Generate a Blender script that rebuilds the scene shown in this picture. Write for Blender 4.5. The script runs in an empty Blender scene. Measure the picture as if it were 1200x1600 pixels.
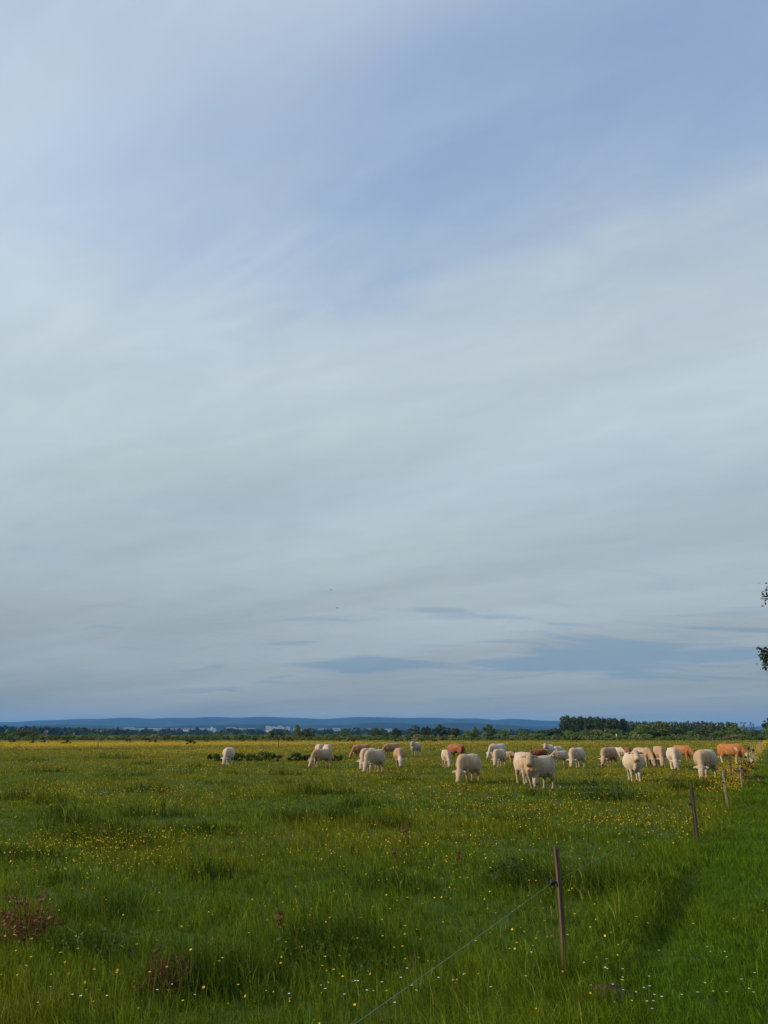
import bpy, bmesh, math, random
import numpy as np
from mathutils import Vector, Matrix
R = math.radians
sc = bpy.context.scene
COL = sc.collection

# ------------------------------------------------------------------ camera, sky, sun, exposure
CAM_H = 2.2
cam_d = bpy.data.cameras.new('camera'); cam = bpy.data.objects.new('camera', cam_d)
COL.objects.link(cam); sc.camera = cam
cam_d.sensor_fit = 'VERTICAL'; cam_d.sensor_height = 24.0; cam_d.lens = 24.0 * 1200 / 1600
cam.location = (0, 0, CAM_H); cam.rotation_euler = (R(90 + 16.128), 0, 0)
cam_d.clip_start = 0.1; cam_d.clip_end = 60000

SUN_EL, SUN_AZ = 23.0, -99.0          # azimuth clockwise from +Y (the view direction)
SKY_STRENGTH = 0.12
world = bpy.data.worlds.new('World'); sc.world = world; world.use_nodes = True
wt = world.node_tree; wn = wt.nodes; wl = wt.links
for n in list(wn): wn.remove(n)


def nd(nt, typ, **kw):
    n = nt.nodes.new(typ)
    for k, v in kw.items():
        if k.startswith('i_'):
            key = k[2:]; key = int(key) if key.isdigit() else key.replace('_', ' ')
            s = n.inputs[key]
            if isinstance(v, bpy.types.NodeSocket): nt.links.new(v, s)
            else: s.default_value = v
        else: setattr(n, k, v)
    return n


def mth(nt, op, a, b=None, c=None, clamp=False):
    n = nt.nodes.new('ShaderNodeMath'); n.operation = op; n.use_clamp = clamp
    for i, v in enumerate((a, b, c)):
        if v is None: continue
        if isinstance(v, bpy.types.NodeSocket): nt.links.new(v, n.inputs[i])
        else: n.inputs[i].default_value = v
    return n.outputs[0]


def mixc(nt, f, a, b, mode='MIX'):
    n = nt.nodes.new('ShaderNodeMix'); n.data_type = 'RGBA'; n.blend_type = mode
    for s, v in ((n.inputs[0], f), (n.inputs[6], a), (n.inputs[7], b)):
        if isinstance(v, bpy.types.NodeSocket): nt.links.new(v, s)
        else: s.default_value = v if not isinstance(v, tuple) or len(v) == 4 else (*v, 1)
    return n.outputs[2]


def ramp(nt, f, stops, interp='LINEAR'):
    n = nt.nodes.new('ShaderNodeValToRGB'); cr = n.color_ramp; cr.interpolation = interp
    while len(cr.elements) < len(stops): cr.elements.new(0.5)
    for e, (p, c) in zip(cr.elements, stops):
        e.position = p; e.color = (c, c, c, 1) if isinstance(c, (int, float)) else (*c, 1)
    nt.links.new(f, n.inputs[0]); return n.outputs[0]


def noise(nt, vec, scale, detail=4, rough=0.5, dist=0.0):
    return nd(nt, 'ShaderNodeTexNoise', i_Vector=vec, i_Scale=scale, i_Detail=detail, i_Roughness=rough, i_Distortion=dist).outputs[0]


def build_sky():
    nt = wt
    sky = nd(nt, 'ShaderNodeTexSky', sky_type='NISHITA', sun_disc=False, sun_elevation=R(SUN_EL), sun_rotation=R(SUN_AZ),
             altitude=150.0, air_density=1.0, dust_density=0.6, ozone_density=2.0)
    tc = nd(nt, 'ShaderNodeTexCoord')
    sep = nd(nt, 'ShaderNodeSeparateXYZ', i_0=tc.outputs['Generated'])
    z = mth(nt, 'MAXIMUM', sep.outputs[2], 0.0)
    den = mth(nt, 'ADD', z, 0.085)
    u = mth(nt, 'DIVIDE', sep.outputs[0], den); v = mth(nt, 'DIVIDE', sep.outputs[1], den)
    uv = nd(nt, 'ShaderNodeCombineXYZ', i_0=u, i_1=v).outputs[0]
    # high thin veil, drawn out into long slanting bands
    mp = nd(nt, 'ShaderNodeMapping', i_Vector=uv, vector_type='TEXTURE', i_Location=(3.1, 7.4, 0), i_Rotation=(0, 0, R(-28)), i_Scale=(2.2, 0.85, 1)).outputs[0]
    veil = noise(nt, mp, 1.1, 5, 0.45, 0.3)
    mp2 = nd(nt, 'ShaderNodeMapping', i_Vector=uv, vector_type='TEXTURE', i_Location=(1.7, 2.2, 0), i_Rotation=(0, 0, R(-30)), i_Scale=(1.5, 0.62, 1)).outputs[0]
    wisp = noise(nt, mp2, 3.4, 9, 0.58, 0.5)
    veil_f = mth(nt, 'ADD', mth(nt, 'MULTIPLY', veil, 0.74), mth(nt, 'MULTIPLY', wisp, 0.26))
    mpf = nd(nt, 'ShaderNodeMapping', i_Vector=uv, vector_type='TEXTURE', i_Rotation=(0, 0, R(-62)), i_Scale=(0.5, 0.12, 1)).outputs[0]
    fibre = noise(nt, mpf, 1.2, 6, 0.6, 0.8)
    veil_f = mth(nt, 'ADD', veil_f, mth(nt, 'MULTIPLY', mth(nt, 'SUBTRACT', fibre, 0.5), 0.07))
    cover = ramp(nt, veil_f, [(0.36, 0.62), (0.47, 0.80), (0.60, 0.97)], 'EASE')
    low = ramp(nt, z, [(0.0, 1.0), (0.35, 0.85), (0.62, 0.2), (1.0, 0.0)], 'EASE')     # more veil along a low line of sight
    cover = mth(nt, 'ADD', mth(nt, 'MULTIPLY', cover, mth(nt, 'SUBTRACT', 1.0, low)), low, clamp=True)
    # one long thinning of the veil that runs slantwise overhead
    q = mth(nt, 'SUBTRACT', mth(nt, 'ADD', v, mth(nt, 'MULTIPLY', u, 0.40)), 0.955)
    q = mth(nt, 'ADD', q, mth(nt, 'MULTIPLY', mth(nt, 'SUBTRACT', wisp, 0.5), 0.34))
    q = mth(nt, 'ADD', q, mth(nt, 'MULTIPLY', mth(nt, 'SUBTRACT', veil, 0.5), 0.22))
    thin = ramp(nt, mth(nt, 'MULTIPLY', mth(nt, 'ADD', q, 0.5), 0.8), [(0.16, 0.0), (0.36, 0.85), (0.46, 0.85), (0.86, 0.0)], 'EASE')
    side = ramp(nt, mth(nt, 'ADD', mth(nt, 'MULTIPLY', u, 0.4), 0.5), [(0.22, 0.1), (0.42, 0.75), (0.54, 1.0), (1.0, 0.8)], 'EASE')
    cover = mth(nt, 'MULTIPLY', cover, mth(nt, 'SUBTRACT', 1.0, mth(nt, 'MULTIPLY', mth(nt, 'MULTIPLY', thin, side), 0.52)))
    # low broken bank: long openings near the horizon through which bluer air shows
    mp3 = nd(nt, 'ShaderNodeMapping', i_Vector=uv, i_Location=(4.35, 0.9, 0), i_Rotation=(0, 0, R(4)), i_Scale=(0.6, 1.1, 1)).outputs[0]
    gapn = noise(nt, mp3, 1.7, 9, 0.62, 0.6)

    def opening(cu, cv, ru, rv):
        a = mth(nt, 'DIVIDE', mth(nt, 'SUBTRACT', u, cu), ru); b = mth(nt, 'DIVIDE', mth(nt, 'SUBTRACT', v, cv), rv)
        return mth(nt, 'EXPONENT', mth(nt, 'MULTIPLY', mth(nt, 'ADD', mth(nt, 'MULTIPLY', a, a), mth(nt, 'MULTIPLY', b, b)), -1.0))
    op = None
    for cu, cv, ru, rv in ((1.75, 5.45, 1.15, 0.8), (-0.05, 5.85, 0.6, 0.45), (0.30, 4.13, 0.16, 0.07), (-0.6, 5.05, 0.25, 0.10), (2.1, 4.45, 0.35, 0.07), (-8.5, 3.0, 1.6, 0.8), (6.0, 3.5, 1.5, 0.9), (0.5, -5.6, 1.8, 0.9)):
        e = opening(cu, cv, ru, rv); e = mth(nt, 'MULTIPLY', e, 0.62) if cu < 0.1 and cv > 5 else e; op = e if op is None else mth(nt, 'MAXIMUM', op, e)
    gap = ramp(nt, mth(nt, 'ADD', mth(nt, 'MULTIPLY', gapn, 1.0), mth(nt, 'MULTIPLY', op, 0.30)), [(0.54, 0.0), (0.74, 1.0)], 'EASE')
    gap_el = ramp(nt, z, [(0.02, 0.25), (0.06, 1.0), (0.12, 1.0), (0.17, 0.6), (0.24, 0.0)], 'EASE')
    gap = mth(nt, 'MULTIPLY', gap, gap_el)
    ccol = ramp(nt, z, [(0.0, (0.30, 0.33, 0.325)), (0.036, (0.315, 0.355, 0.335)), (0.10, (0.37, 0.425, 0.445)), (0.18, (0.41, 0.48, 0.51)),
                        (0.28, (0.43, 0.52, 0.56)), (0.48, (0.545, 0.625, 0.665)), (0.72, (0.475, 0.55, 0.635)), (1.0, (0.46, 0.55, 0.68))])
    # soft thick and thin bands inside the veil
    mpb = nd(nt, 'ShaderNodeMapping', i_Vector=uv, vector_type='TEXTURE', i_Location=(0.4, 5.3, 0), i_Rotation=(0, 0, R(-33)), i_Scale=(2.9, 0.95, 1)).outputs[0]
    band = noise(nt, mpb, 0.9, 3, 0.42, 0.3)
    band = ramp(nt, mth(nt, 'ADD', mth(nt, 'MULTIPLY', band, 0.78), mth(nt, 'MULTIPLY', wisp, 0.22)), [(0.36, 0.93), (0.64, 1.16)])
    ccol = mixc(nt, 1.0, ccol, band, 'MULTIPLY')
    mpm = nd(nt, 'ShaderNodeMapping', i_Vector=uv, vector_type='TEXTURE', i_Rotation=(0, 0, R(-40)), i_Scale=(0.22, 0.13, 1)).outputs[0]
    mott = noise(nt, mpm, 1.0, 6, 0.62, 0.5)
    ccol = mixc(nt, 1.0, ccol, ramp(nt, mott, [(0.3, 0.985), (0.7, 1.025)]), 'MULTIPLY')
    bcol = ramp(nt, z, [(0.0, (0.18, 0.285, 0.37)), (0.10, (0.205, 0.32, 0.425)), (0.25, (0.26, 0.38, 0.50))])
    ccol = mixc(nt, mth(nt, 'MULTIPLY', gap, 0.72), ccol, bcol)
    inv = 1.0 / SKY_STRENGTH
    ccol = mixc(nt, 1.0, ccol, (inv, inv, inv), 'MULTIPLY')
    skyc = mixc(nt, 1.0, sky.outputs[0], (1.22, 1.75, 2.2), 'MULTIPLY')
    col = mixc(nt, cover, skyc, ccol)
    bg = nd(nt, 'ShaderNodeBackground', i_Color=col, i_Strength=SKY_STRENGTH)
    nd(nt, 'ShaderNodeOutputWorld', i_Surface=bg.outputs[0])


build_sky()
sd = Vector((math.sin(R(SUN_AZ)) * math.cos(R(SUN_EL)), math.cos(R(SUN_AZ)) * math.cos(R(SUN_EL)), math.sin(R(SUN_EL))))
sun_d = bpy.data.lights.new('sun', 'SUN'); sun = bpy.data.objects.new('sun', sun_d); COL.objects.link(sun)
sun_d.energy = 4.6; sun_d.angle = R(1.2); sun_d.color = (1.0, 0.83, 0.60)
sun.rotation_euler = (-sd).to_track_quat('-Z', 'Y').to_euler(); sun.location = (-60, -20, 40)
vs = sc.view_settings
vs.view_transform = 'Standard'; vs.look = 'None'; vs.exposure = 0.0; vs.gamma = 1.0; vs.use_curve_mapping = False
cy = sc.cycles
cy.use_denoising = True; cy.max_bounces = 5; cy.diffuse_bounces = 3; cy.glossy_bounces = 2; cy.transmission_bounces = 3
cy.transparent_max_bounces = 6; cy.volume_bounces = 0; cy.caustics_reflective = False; cy.caustics_refractive = False
try: cy.denoiser = 'OPENIMAGEDENOISE'
except Exception: pass

# ------------------------------------------------------------------ helpers
rng = np.random.default_rng(11)
random.seed(5)
FX, FY = 1.74, 8.3                       # a point of the fence line and its direction
FD = np.array((0.4372, 0.8994))


def fence_s(x, y):                       # metres to the right of the fence line
    return (x - FX) * FD[1] - (y - FY) * FD[0]


def fence_t(x, y):
    return (x - FX) * FD[0] + (y - FY) * FD[1]


def sstep(a, b, x):
    t = np.clip((x - a) / (b - a), 0, 1); return t * t * (3 - 2 * t)


_ph = np.random.default_rng(3).uniform(0, 6.28, 64)


def wave(x, y, k, n=7, o=0):             # cheap smooth noise in about -1..1
    r = 0
    for i in range(n):
        a = _ph[(o + i) % 64] * 3.7; f = k * (0.6 + 0.28 * i)
        r = r + np.sin(x * f * math.cos(a) + y * f * math.sin(a) + _ph[(o + 2 * i + 5) % 64]) / (1 + 0.35 * i)
    return r / 2.6


def terr(x, y):
    x = np.asarray(x, float); y = np.asarray(y, float); s = fence_s(x, y)
    d = np.hypot(x, y)
    near = 1 - sstep(40, 75, d)
    z = 0.055 * wave(x, y, 0.55, 7, 3) * near * (1 - 0.6 * sstep(0, 1.5, s))
    z = z + 0.05 * wave(x, y, 0.13, 5, 20) * (1 - sstep(200, 300, d))
    ft = fence_t(x, y)
    z = z - 0.12 * np.exp(-((s - 0.66) / 0.22) ** 2) * near * (.08 + .92 * sstep(0, 2.5, ft) * (1 - sstep(4.5, 7.5, ft)))   # wheel rut beside the fence strip
    return z


def tz(x, y): return float(terr(x, y))


def mesh_obj(name, v, f, mat, parent=None, smooth=False, link=True):
    me = bpy.data.meshes.new(name); me.from_pydata([tuple(p) for p in v], [], [tuple(q) for q in f]); me.update()
    if mat: me.materials.append(mat)
    if smooth: me.polygons.foreach_set('use_smooth', [True] * len(me.polygons))
    o = bpy.data.objects.new(name, me)
    if link: COL.objects.link(o)
    if parent: o.parent = parent
    return o


def tag(o, label=None, cat=None, group=None, kind=None):
    if label: o['label'] = label
    if cat: o['category'] = cat
    if group: o['group'] = group
    if kind: o['kind'] = kind
    return o


def empty(name, loc, rz=0.0, s=1.0):
    o = bpy.data.objects.new(name, None); COL.objects.link(o); o.location = loc; o.rotation_euler = (0, 0, rz); o.scale = (s, s, s)
    o.empty_display_size = 0.2
    return o


class MB:
    def __init__(s): s.v = []; s.f = []

    def box(s, x0, x1, y0, y1, z0, z1):
        b = len(s.v)
        s.v += [(x, y, z) for z in (z0, z1) for y in (y0, y1) for x in (x0, x1)]
        s.f += [tuple(b + i for i in q) for q in ((0, 2, 3, 1), (4, 5, 7, 6), (0, 1, 5, 4), (2, 6, 7, 3), (0, 4, 6, 2), (1, 3, 7, 5))]

    def tube(s, pts, rad, n=6, sides=None, rb=None, power=2.0):
        pts = [Vector(p) for p in pts]; b0 = len(s.v); m = len(pts)
        for i, p in enumerate(pts):
            t = (pts[min(i + 1, m - 1)] - pts[max(i - 1, 0)]).normalized()
            if sides is not None: side = Vector(sides[i] if isinstance(sides, list) else sides)
            else: side = Vector((0, 1, 0)) if abs(t.z) > 0.75 else Vector((0, 0, 1)).cross(t)
            side = (side - t * side.dot(t)).normalized(); up = t.cross(side).normalized()
            a = rad[i]; bb = rb[i] if rb else a
            for k in range(n):
                an = 2 * math.pi * k / n; c, q = math.cos(an), math.sin(an)
                c = math.copysign(abs(c) ** (2 / power), c); q = math.copysign(abs(q) ** (2 / power), q)
                s.v.append(tuple(p + side * (a * c) + up * (bb * q)))
        for i in range(m - 1):
            for k in range(n):
                a0 = b0 + i * n + k; a1 = b0 + i * n + (k + 1) % n
                s.f.append((a0, a1, a1 + n, a0 + n))
        s.v.append(tuple(pts[0])); c0 = len(s.v) - 1; s.v.append(tuple(pts[-1])); c1 = len(s.v) - 1
        for k in range(n):
            s.f.append((c0, b0 + (k + 1) % n, b0 + k))
            e = b0 + (m - 1) * n; s.f.append((c1, e + k, e + (k + 1) % n))

    def build(s, name, mat, parent=None, smooth=False): return mesh_obj(name, s.v, s.f, mat, parent, smooth)


# ------------------------------------------------------------------ materials
def new_mat(name):
    m = bpy.data.materials.new(name); m.use_nodes = True
    for n in list(m.node_tree.nodes): m.node_tree.nodes.remove(n)
    return m, m.node_tree


def out(nt, sh): nd(nt, 'ShaderNodeOutputMaterial', i_Surface=sh)


def plain(name, col, rough=0.8, var=0.25, scale=4.0, bump=0.0):
    m, nt = new_mat(name)
    tc = nd(nt, 'ShaderNodeTexCoord').outputs['Object']
    n1 = noise(nt, tc, scale, 5, 0.6)
    f = ramp(nt, n1, [(0.3, 1 - var), (0.7, 1 + var)])
    c = mixc(nt, 1.0, (*col, 1), f, 'MULTIPLY')
    p = nd(nt, 'ShaderNodeBsdfPrincipled', i_Base_Color=c, i_Roughness=rough)
    p.inputs['Specular IOR Level'].default_value = 0.25
    if bump:
        b = nd(nt, 'ShaderNodeBump', i_Height=n1, i_Strength=bump, i_Distance=0.02); nt.links.new(b.outputs[0], p.inputs['Normal'])
    out(nt, p.outputs[0]); return m


def leafy(name, src, base=(1, 1, 1), trans=0.35, vary=0.35, spec=0.2, tip=None):
    """two-sided leaf: diffuse and light through the blade. src: 'object' colour, 'tint' of the instance or None"""
    m, nt = new_mat(name)
    if src == 'object': c = nd(nt, 'ShaderNodeObjectInfo').outputs['Color']
    elif src == 'tint': c = nd(nt, 'ShaderNodeAttribute', attribute_name='tint').outputs['Color']
    else: c = nd(nt, 'ShaderNodeRGB').outputs[0]; c.default_value = (*base, 1)
    ge = nd(nt, 'ShaderNodeNewGeometry').outputs['Random Per Island']
    f = ramp(nt, ge, [(0.0, 1 - vary), (1.0, 1 + vary)])
    c = mixc(nt, 1.0, c, f, 'MULTIPLY')
    if tip:
        hgt = nd(nt, 'ShaderNodeAttribute', attribute_name='hh').outputs['Fac']
        c = mixc(nt, 1.0, c, mixc(nt, hgt, (0.75, 0.8, 0.75), tip), 'MULTIPLY')
    p = nd(nt, 'ShaderNodeBsdfPrincipled', i_Base_Color=c, i_Roughness=0.55)
    p.inputs['Specular IOR Level'].default_value = spec
    tcol = mixc(nt, 1.0, c, (1.15, 1.15, 0.55), 'MULTIPLY')
    t = nd(nt, 'ShaderNodeBsdfTranslucent', i_Color=tcol)
    mx = nd(nt, 'ShaderNodeMixShader', i_0=trans, i_1=p.outputs[0], i_2=t.outputs[0])
    out(nt, mx.outputs[0]); return m


M_grass = leafy('grass_blade', 'tint', trans=0.36, vary=0.0, spec=0.06)
M_petals = leafy('buttercup_heads', 'tint', trans=0.25, vary=0.0, spec=0.4)
M_leaf = leafy('leaf', 'object', trans=0.42, vary=0.35)
M_petal_y = leafy('buttercup_petal', None, (0.72, 0.42, 0.010), trans=0.25, vary=0.15, spec=0.4)
M_petal_w = leafy('daisy_petal', None, (0.72, 0.72, 0.68), trans=0.25, vary=0.1)
M_stem = leafy('stem', None, (0.06, 0.10, 0.02), trans=0.2, vary=0.2)
M_dead = leafy('dead_stalk', None, (0.10, 0.056, 0.022), trans=0.15, vary=0.45)
M_deadl = leafy('dead_seed', None, (0.13, 0.058, 0.020), trans=0.15, vary=0.5)
M_bark = plain('bark', (0.085, 0.068, 0.052), 0.9, 0.4, 9.0, 0.6)
M_soil = plain('bare_soil', (0.075, 0.05, 0.032), 0.95, 0.4, 25.0, 0.8)
M_black = plain('black_plastic', (0.012, 0.012, 0.013), 0.45, 0.1)
M_rope = plain('pale_polywire', (0.15, 0.20, 0.17), 0.6, 0.2, 40.0)
M_horn = plain('horn', (0.55, 0.48, 0.36), 0.5, 0.2, 12.0)
M_eye = plain('dark_eye', (0.012, 0.009, 0.008), 0.15, 0.1)
M_bird = plain('bird', (0.02, 0.02, 0.022), 0.8, 0.2)


def ground_mat():
    m, nt = new_mat('meadow_ground')
    pos = nd(nt, 'ShaderNodeNewGeometry').outputs['Position']
    n1 = noise(nt, pos, 0.09, 5, 0.6); n2 = noise(nt, pos, 2.5, 6, 0.65); n3 = noise(nt, pos, 0.004, 5, 0.55)
    g = ramp(nt, n2, [(0.25, (0.026, 0.042, 0.007)), (0.55, (0.050, 0.082, 0.010)), (0.8, (0.075, 0.088, 0.016))])
    far_g = ramp(nt, n1, [(0.3, (0.080, 0.10, 0.018)), (0.7, (0.14, 0.125, 0.022))])
    pl = ramp(nt, n3, [(0.35, (0.035, 0.06, 0.024)), (0.5, (0.05, 0.075, 0.028)), (0.62, (0.085, 0.10, 0.04)), (0.72, (0.04, 0.06, 0.026))])
    ln = nd(nt, 'ShaderNodeVectorMath', operation='LENGTH', i_0=pos).outputs['Value']
    f1 = nd(nt, 'ShaderNodeMapRange', i_0=ln, i_1=90.0, i_2=160.0).outputs[0]
    f2 = nd(nt, 'ShaderNodeMapRange', i_0=ln, i_1=300.0, i_2=420.0).outputs[0]
    c = mixc(nt, f2, mixc(nt, f1, g, far_g), pl)
    p = nd(nt, 'ShaderNodeBsdfPrincipled', i_Base_Color=c, i_Roughness=0.95)
    p.inputs['Specular IOR Level'].default_value = 0.1
    b = nd(nt, 'ShaderNodeBump', i_Height=n2, i_Strength=0.5, i_Distance=0.08); nt.links.new(b.outputs[0], p.inputs['Normal'])
    out(nt, p.outputs[0]); return m


# ------------------------------------------------------------------ ground sheet out to the horizon
def build_ground():
    rad = [0.0]; r = 2.0
    while r < 15500:
        rad.append(r); r *= 1.028 if r < 90 else (1.07 if r < 1000 else 1.25)
    rad.append(15500)
    ang = [R(a) for a in np.arange(-45, 45, 0.8)] + [R(a) for a in np.arange(45, 315, 6)]
    na = len(ang); V = [(0, 0, tz(0, 0))]; Fc = []
    A = np.array(ang)
    for r in rad[1:]:
        x = r * np.sin(A); y = r * np.cos(A); z = terr(x, y)
        V += list(zip(x.tolist(), y.tolist(), z.tolist()))
    for k in range(na): Fc.append((0, 1 + (k + 1) % na, 1 + k))
    for i in range(len(rad) - 2):
        for k in range(na):
            a = 1 + i * na + k; b = 1 + i * na + (k + 1) % na
            Fc.append((a, b, b + na, a + na))
    o = mesh_obj('ground', V, Fc, ground_mat(), None, True)
    tag(o, kind='structure'); o['label'] = 'flat green pasture ground reaching to the far plain'


build_ground()


# ------------------------------------------------------------------ hills on the horizon
def hill_mat():
    m, nt = new_mat('wooded_hill')
    pos = nd(nt, 'ShaderNodeNewGeometry').outputs['Position']
    n1 = noise(nt, pos, 0.0035, 8, 0.62); n2 = noise(nt, pos, 0.0011, 4, 0.5)
    c = ramp(nt, n1, [(0.35, (0.008, 0.015, 0.010)), (0.55, (0.018, 0.030, 0.016)), (0.72, (0.075, 0.08, 0.045))])
    c = mixc(nt, ramp(nt, n2, [(0.5, 0.0), (0.62, 0.6)]), c, (0.016, 0.028, 0.017))
    p = nd(nt, 'ShaderNodeBsdfPrincipled', i_Base_Color=c, i_Roughness=1.0); p.inputs['Specular IOR Level'].default_value = 0.0
    b = nd(nt, 'ShaderNodeBump', i_Height=n1, i_Strength=0.7, i_Distance=40.0); nt.links.new(b.outputs[0], p.inputs['Normal'])
    out(nt, p.outputs[0]); return m


def build_hills():
    hm = hill_mat()
    K, KY = 1249.0, 1300.0

    def ridge(name, dist, depth, prof, seed, rough, label):
        xs = np.array([p[0] for p in prof], float); ys = np.array([p[1] for p in prof], float)
        px = np.linspace(xs[0], xs[-1], 260)
        top = np.interp(px, xs, ys)
        k = np.ones(3) / 3; top = np.convolve(np.pad(top, 1, 'edge'), k, 'valid')
        h = ((1147 - top) + .5 * (np.sin(px * .041 + seed) + .6 * np.sin(px * .093 + 2 * seed))) / KY * dist * 1.2 + CAM_H
        V = []; Fc = []; rows = np.linspace(-1, 1, 15); g = np.random.default_rng(seed)
        pa = g.uniform(0, 6.28, 12)
        for j, q in enumerate(rows):
            Y = dist + q * depth
            X = (px - 600) / K * dist * (1 + 0.15 * q * depth / dist)
            env = math.cos(q * math.pi / 2) ** 1.2
            nz = sum(np.sin(X * f * 0.001 + pa[i] + q * (2 + i)) * a for i, (f, a) in enumerate(((1.3, 1), (2.9, .6), (5.7, .4), (9.1, .25))))
            Z = h * env * (1 + rough * nz * (1 - env)) - 6 * (1 - env) - 2.0
            V += list(zip(X.tolist(), [Y] * len(px), Z.tolist()))
        n = len(px)
        for j in range(len(rows) - 1):
            for i in range(n - 1):
                a = j * n + i; Fc.append((a, a + 1, a + n + 1, a + n))
        o = mesh_obj(name, V, Fc, hm, None, True); tag(o, kind='structure'); o['label'] = label

    ridge('hills', 12300, 2200,
          [(-500, 1134), (-250, 1131), (-80, 1133), (0, 1131), (40, 1130), (90, 1129), (150, 1126.5), (190, 1125.2), (240, 1127), (290, 1125.5), (330, 1124), (380, 1125.5),
           (430, 1124.3), (480, 1126), (520, 1126.8), (570, 1124.5), (600, 1125), (650, 1125), (690, 1126.2), (720, 1126.8), (745, 1126.5), (770, 1127.8), (795, 1126.2),
           (830, 1128.5), (880, 1131), (960, 1136), (1050, 1137), (1120, 1138.5), (1200, 1136.5), (1300, 1138), (1500, 1136), (1750, 1135)], 4, 0.12,
          'long blue wooded hill ridge along the horizon')
    ridge('foothills', 7400, 1200,
          [(-500, 1141), (-200, 1139), (0, 1137), (90, 1134.5), (160, 1136), (260, 1137.5), (330, 1134.5), (400, 1133), (470, 1135.5), (540, 1134.5), (600, 1131.5), (660, 1133.5), (720, 1132), (790, 1134.5), (840, 1137), (900, 1140), (1200, 1142), (1700, 1142)], 9, 0.2,
          'lower darker foothills in front of the blue ridge')


build_hills()


# ------------------------------------------------------------------ foliage
def crown_mesh(name, seed, w, h, z0, clumps, leaves, size, shape='round', mat=None, spread=0.5):
    g = np.random.default_rng(seed); V = []; Fc = []
    cs = []
    while len(cs) < clumps:
        p = g.uniform(-1, 1, 3)
        if shape == 'round':
            if np.linalg.norm(p) > 1 or np.linalg.norm(p) < 0.35: continue
            p = p * np.array((w / 2, w / 2, h / 2)) * (0.9 + 0.25 * g.random())
        elif shape == 'shrub':
            if np.hypot(p[0], p[1]) > 1 - 0.45 * max(p[2], 0) ** 2: continue
            p = p * np.array((w / 2, w / 2, h / 2)); p[2] += h * 0.06 * g.normal()
        elif shape == 'column':
            t = (p[2] + 1) / 2; prof = min(1, 0.45 + 1.6 * t) * (1 - 0.55 * t ** 3)
            if np.hypot(p[0], p[1]) > prof: continue
            p = p * np.array((w / 2, w / 2, h / 2))
        cs.append((p + np.array((0, 0, z0 + h / 2)), g.uniform(0.55, 1.25)))
    for c, k in cs:
        rr = spread * w * 0.3 * k
        q = g.normal(0, 1, (leaves, 3)); q /= np.linalg.norm(q, axis=1)[:, None]
        q *= (g.random((leaves, 1)) ** 0.45) * rr
        q[:, 2] *= 0.75 if shape != 'column' else 1.35
        for d in q:
            n = d / (np.linalg.norm(d) + 1e-6) + g.normal(0, 0.7, 3) + np.array((0, 0, 0.35)); n /= np.linalg.norm(n)
            a = np.cross(n, g.normal(0, 1, 3)); a /= np.linalg.norm(a); b = np.cross(n, a)
            s = size * g.uniform(0.6, 1.25); ctr = c + d
            if ctr[2] < 0.04: ctr[2] = 0.04 + 0.1 * g.random()
            i = len(V)
            V += [ctr - a * s * 0.6, ctr + b * s * 0.36, ctr + a * s * 0.6, ctr - b * s * 0.36]
            Fc.append((i, i + 1, i + 2, i + 3))
    me = bpy.data.meshes.new(name); me.from_pydata([tuple(map(float, v)) for v in V], [], Fc); me.materials.append(mat or M_leaf)
    return me


def trunk_mesh(name, seed, h, r, limbs, reach, z_l=0.35):
    g = random.Random(seed); b = MB()
    pts = [(0, 0, -0.2)]; x = y = 0
    for i in range(1, 6):
        x += g.uniform(-.03, .03) * h; y += g.uniform(-.03, .03) * h; pts.append((x, y, h * i / 5))
    b.tube(pts, [r * (1 - 0.16 * i) for i in range(6)], 6)
    for i in range(limbs):
        t = z_l + (0.95 - z_l) * i / max(1, limbs); k = min(4, int(t * 5)); p = Vector(pts[k]).lerp(Vector(pts[k + 1]), t * 5 - k)
        a = i * 2.4 + g.uniform(-.4, .4); d = Vector((math.cos(a), math.sin(a), g.uniform(0.5, 1.1))) * reach * g.uniform(.6, 1)
        b.tube([p, p + d * 0.5 + Vector((0, 0, -.05 * reach)), p + d], [r * .45, r * .3, r * .1], 5)
    me = bpy.data.meshes.new(name); me.from_pydata(b.v, [], b.f); me.materials.append(M_bark)
    return me


SHRUB = [(crown_mesh('shrub_crown', 20 + i, 3.6, 2.5, 0.0, 34, 44, 0.34, 'shrub'), trunk_mesh('shrub_stem', 20 + i, 1.4, 0.07, 5, 1.0, 0.1)) for i in range(6)]
TREE = [(crown_mesh('tree_crown', 40 + i, 5.0, 4.8, 0.9, 46, 56, 0.38, 'round', spread=0.45), trunk_mesh('tree_trunk', 40 + i, 4.2, 0.16, 9, 1.8, 0.2)) for i in range(6)]
POPLAR = [(crown_mesh('poplar_crown', 60 + i, 6.0, 13.0, 1.4, 74, 46, 0.62, 'column', spread=0.40), trunk_mesh('poplar_trunk', 60 + i, 13.0, 0.3, 14, 2.2, 0.15)) for i in range(5)]
SPARSE = [(crown_mesh('sparse_crown', 75 + i, 5.5, 8.5, 3.0, 26, 12, 0.55, 'column', spread=0.36), trunk_mesh('sparse_trunk', 75 + i, 11.0, 0.22, 16, 2.6, 0.3)) for i in range(2)]
K, KY = 1249.0, 1300.0      # photo pixels per unit of sideways / upward slope near the horizon


def px_at(px, d): return (px - 600) / K * d


def plant(kind, name, parts, x, y, s, col, label, cat, group, rz=None, sz=1.0, stem='trunk'):
    o = empty(name, (x, y, tz(x, y)), random.uniform(0, 6.28) if rz is None else rz)
    o.scale = (s, s, s * sz)
    c = bpy.data.objects.new('crown' if stem == 'trunk' else 'foliage', parts[0]); COL.objects.link(c); c.parent = o
    c.color = (*[v * random.uniform(0.88, 1.12) for v in col], 1)
    t = bpy.data.objects.new(stem, parts[1]); COL.objects.link(t); t.parent = o
    tag(o, label, cat, group); return o


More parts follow.
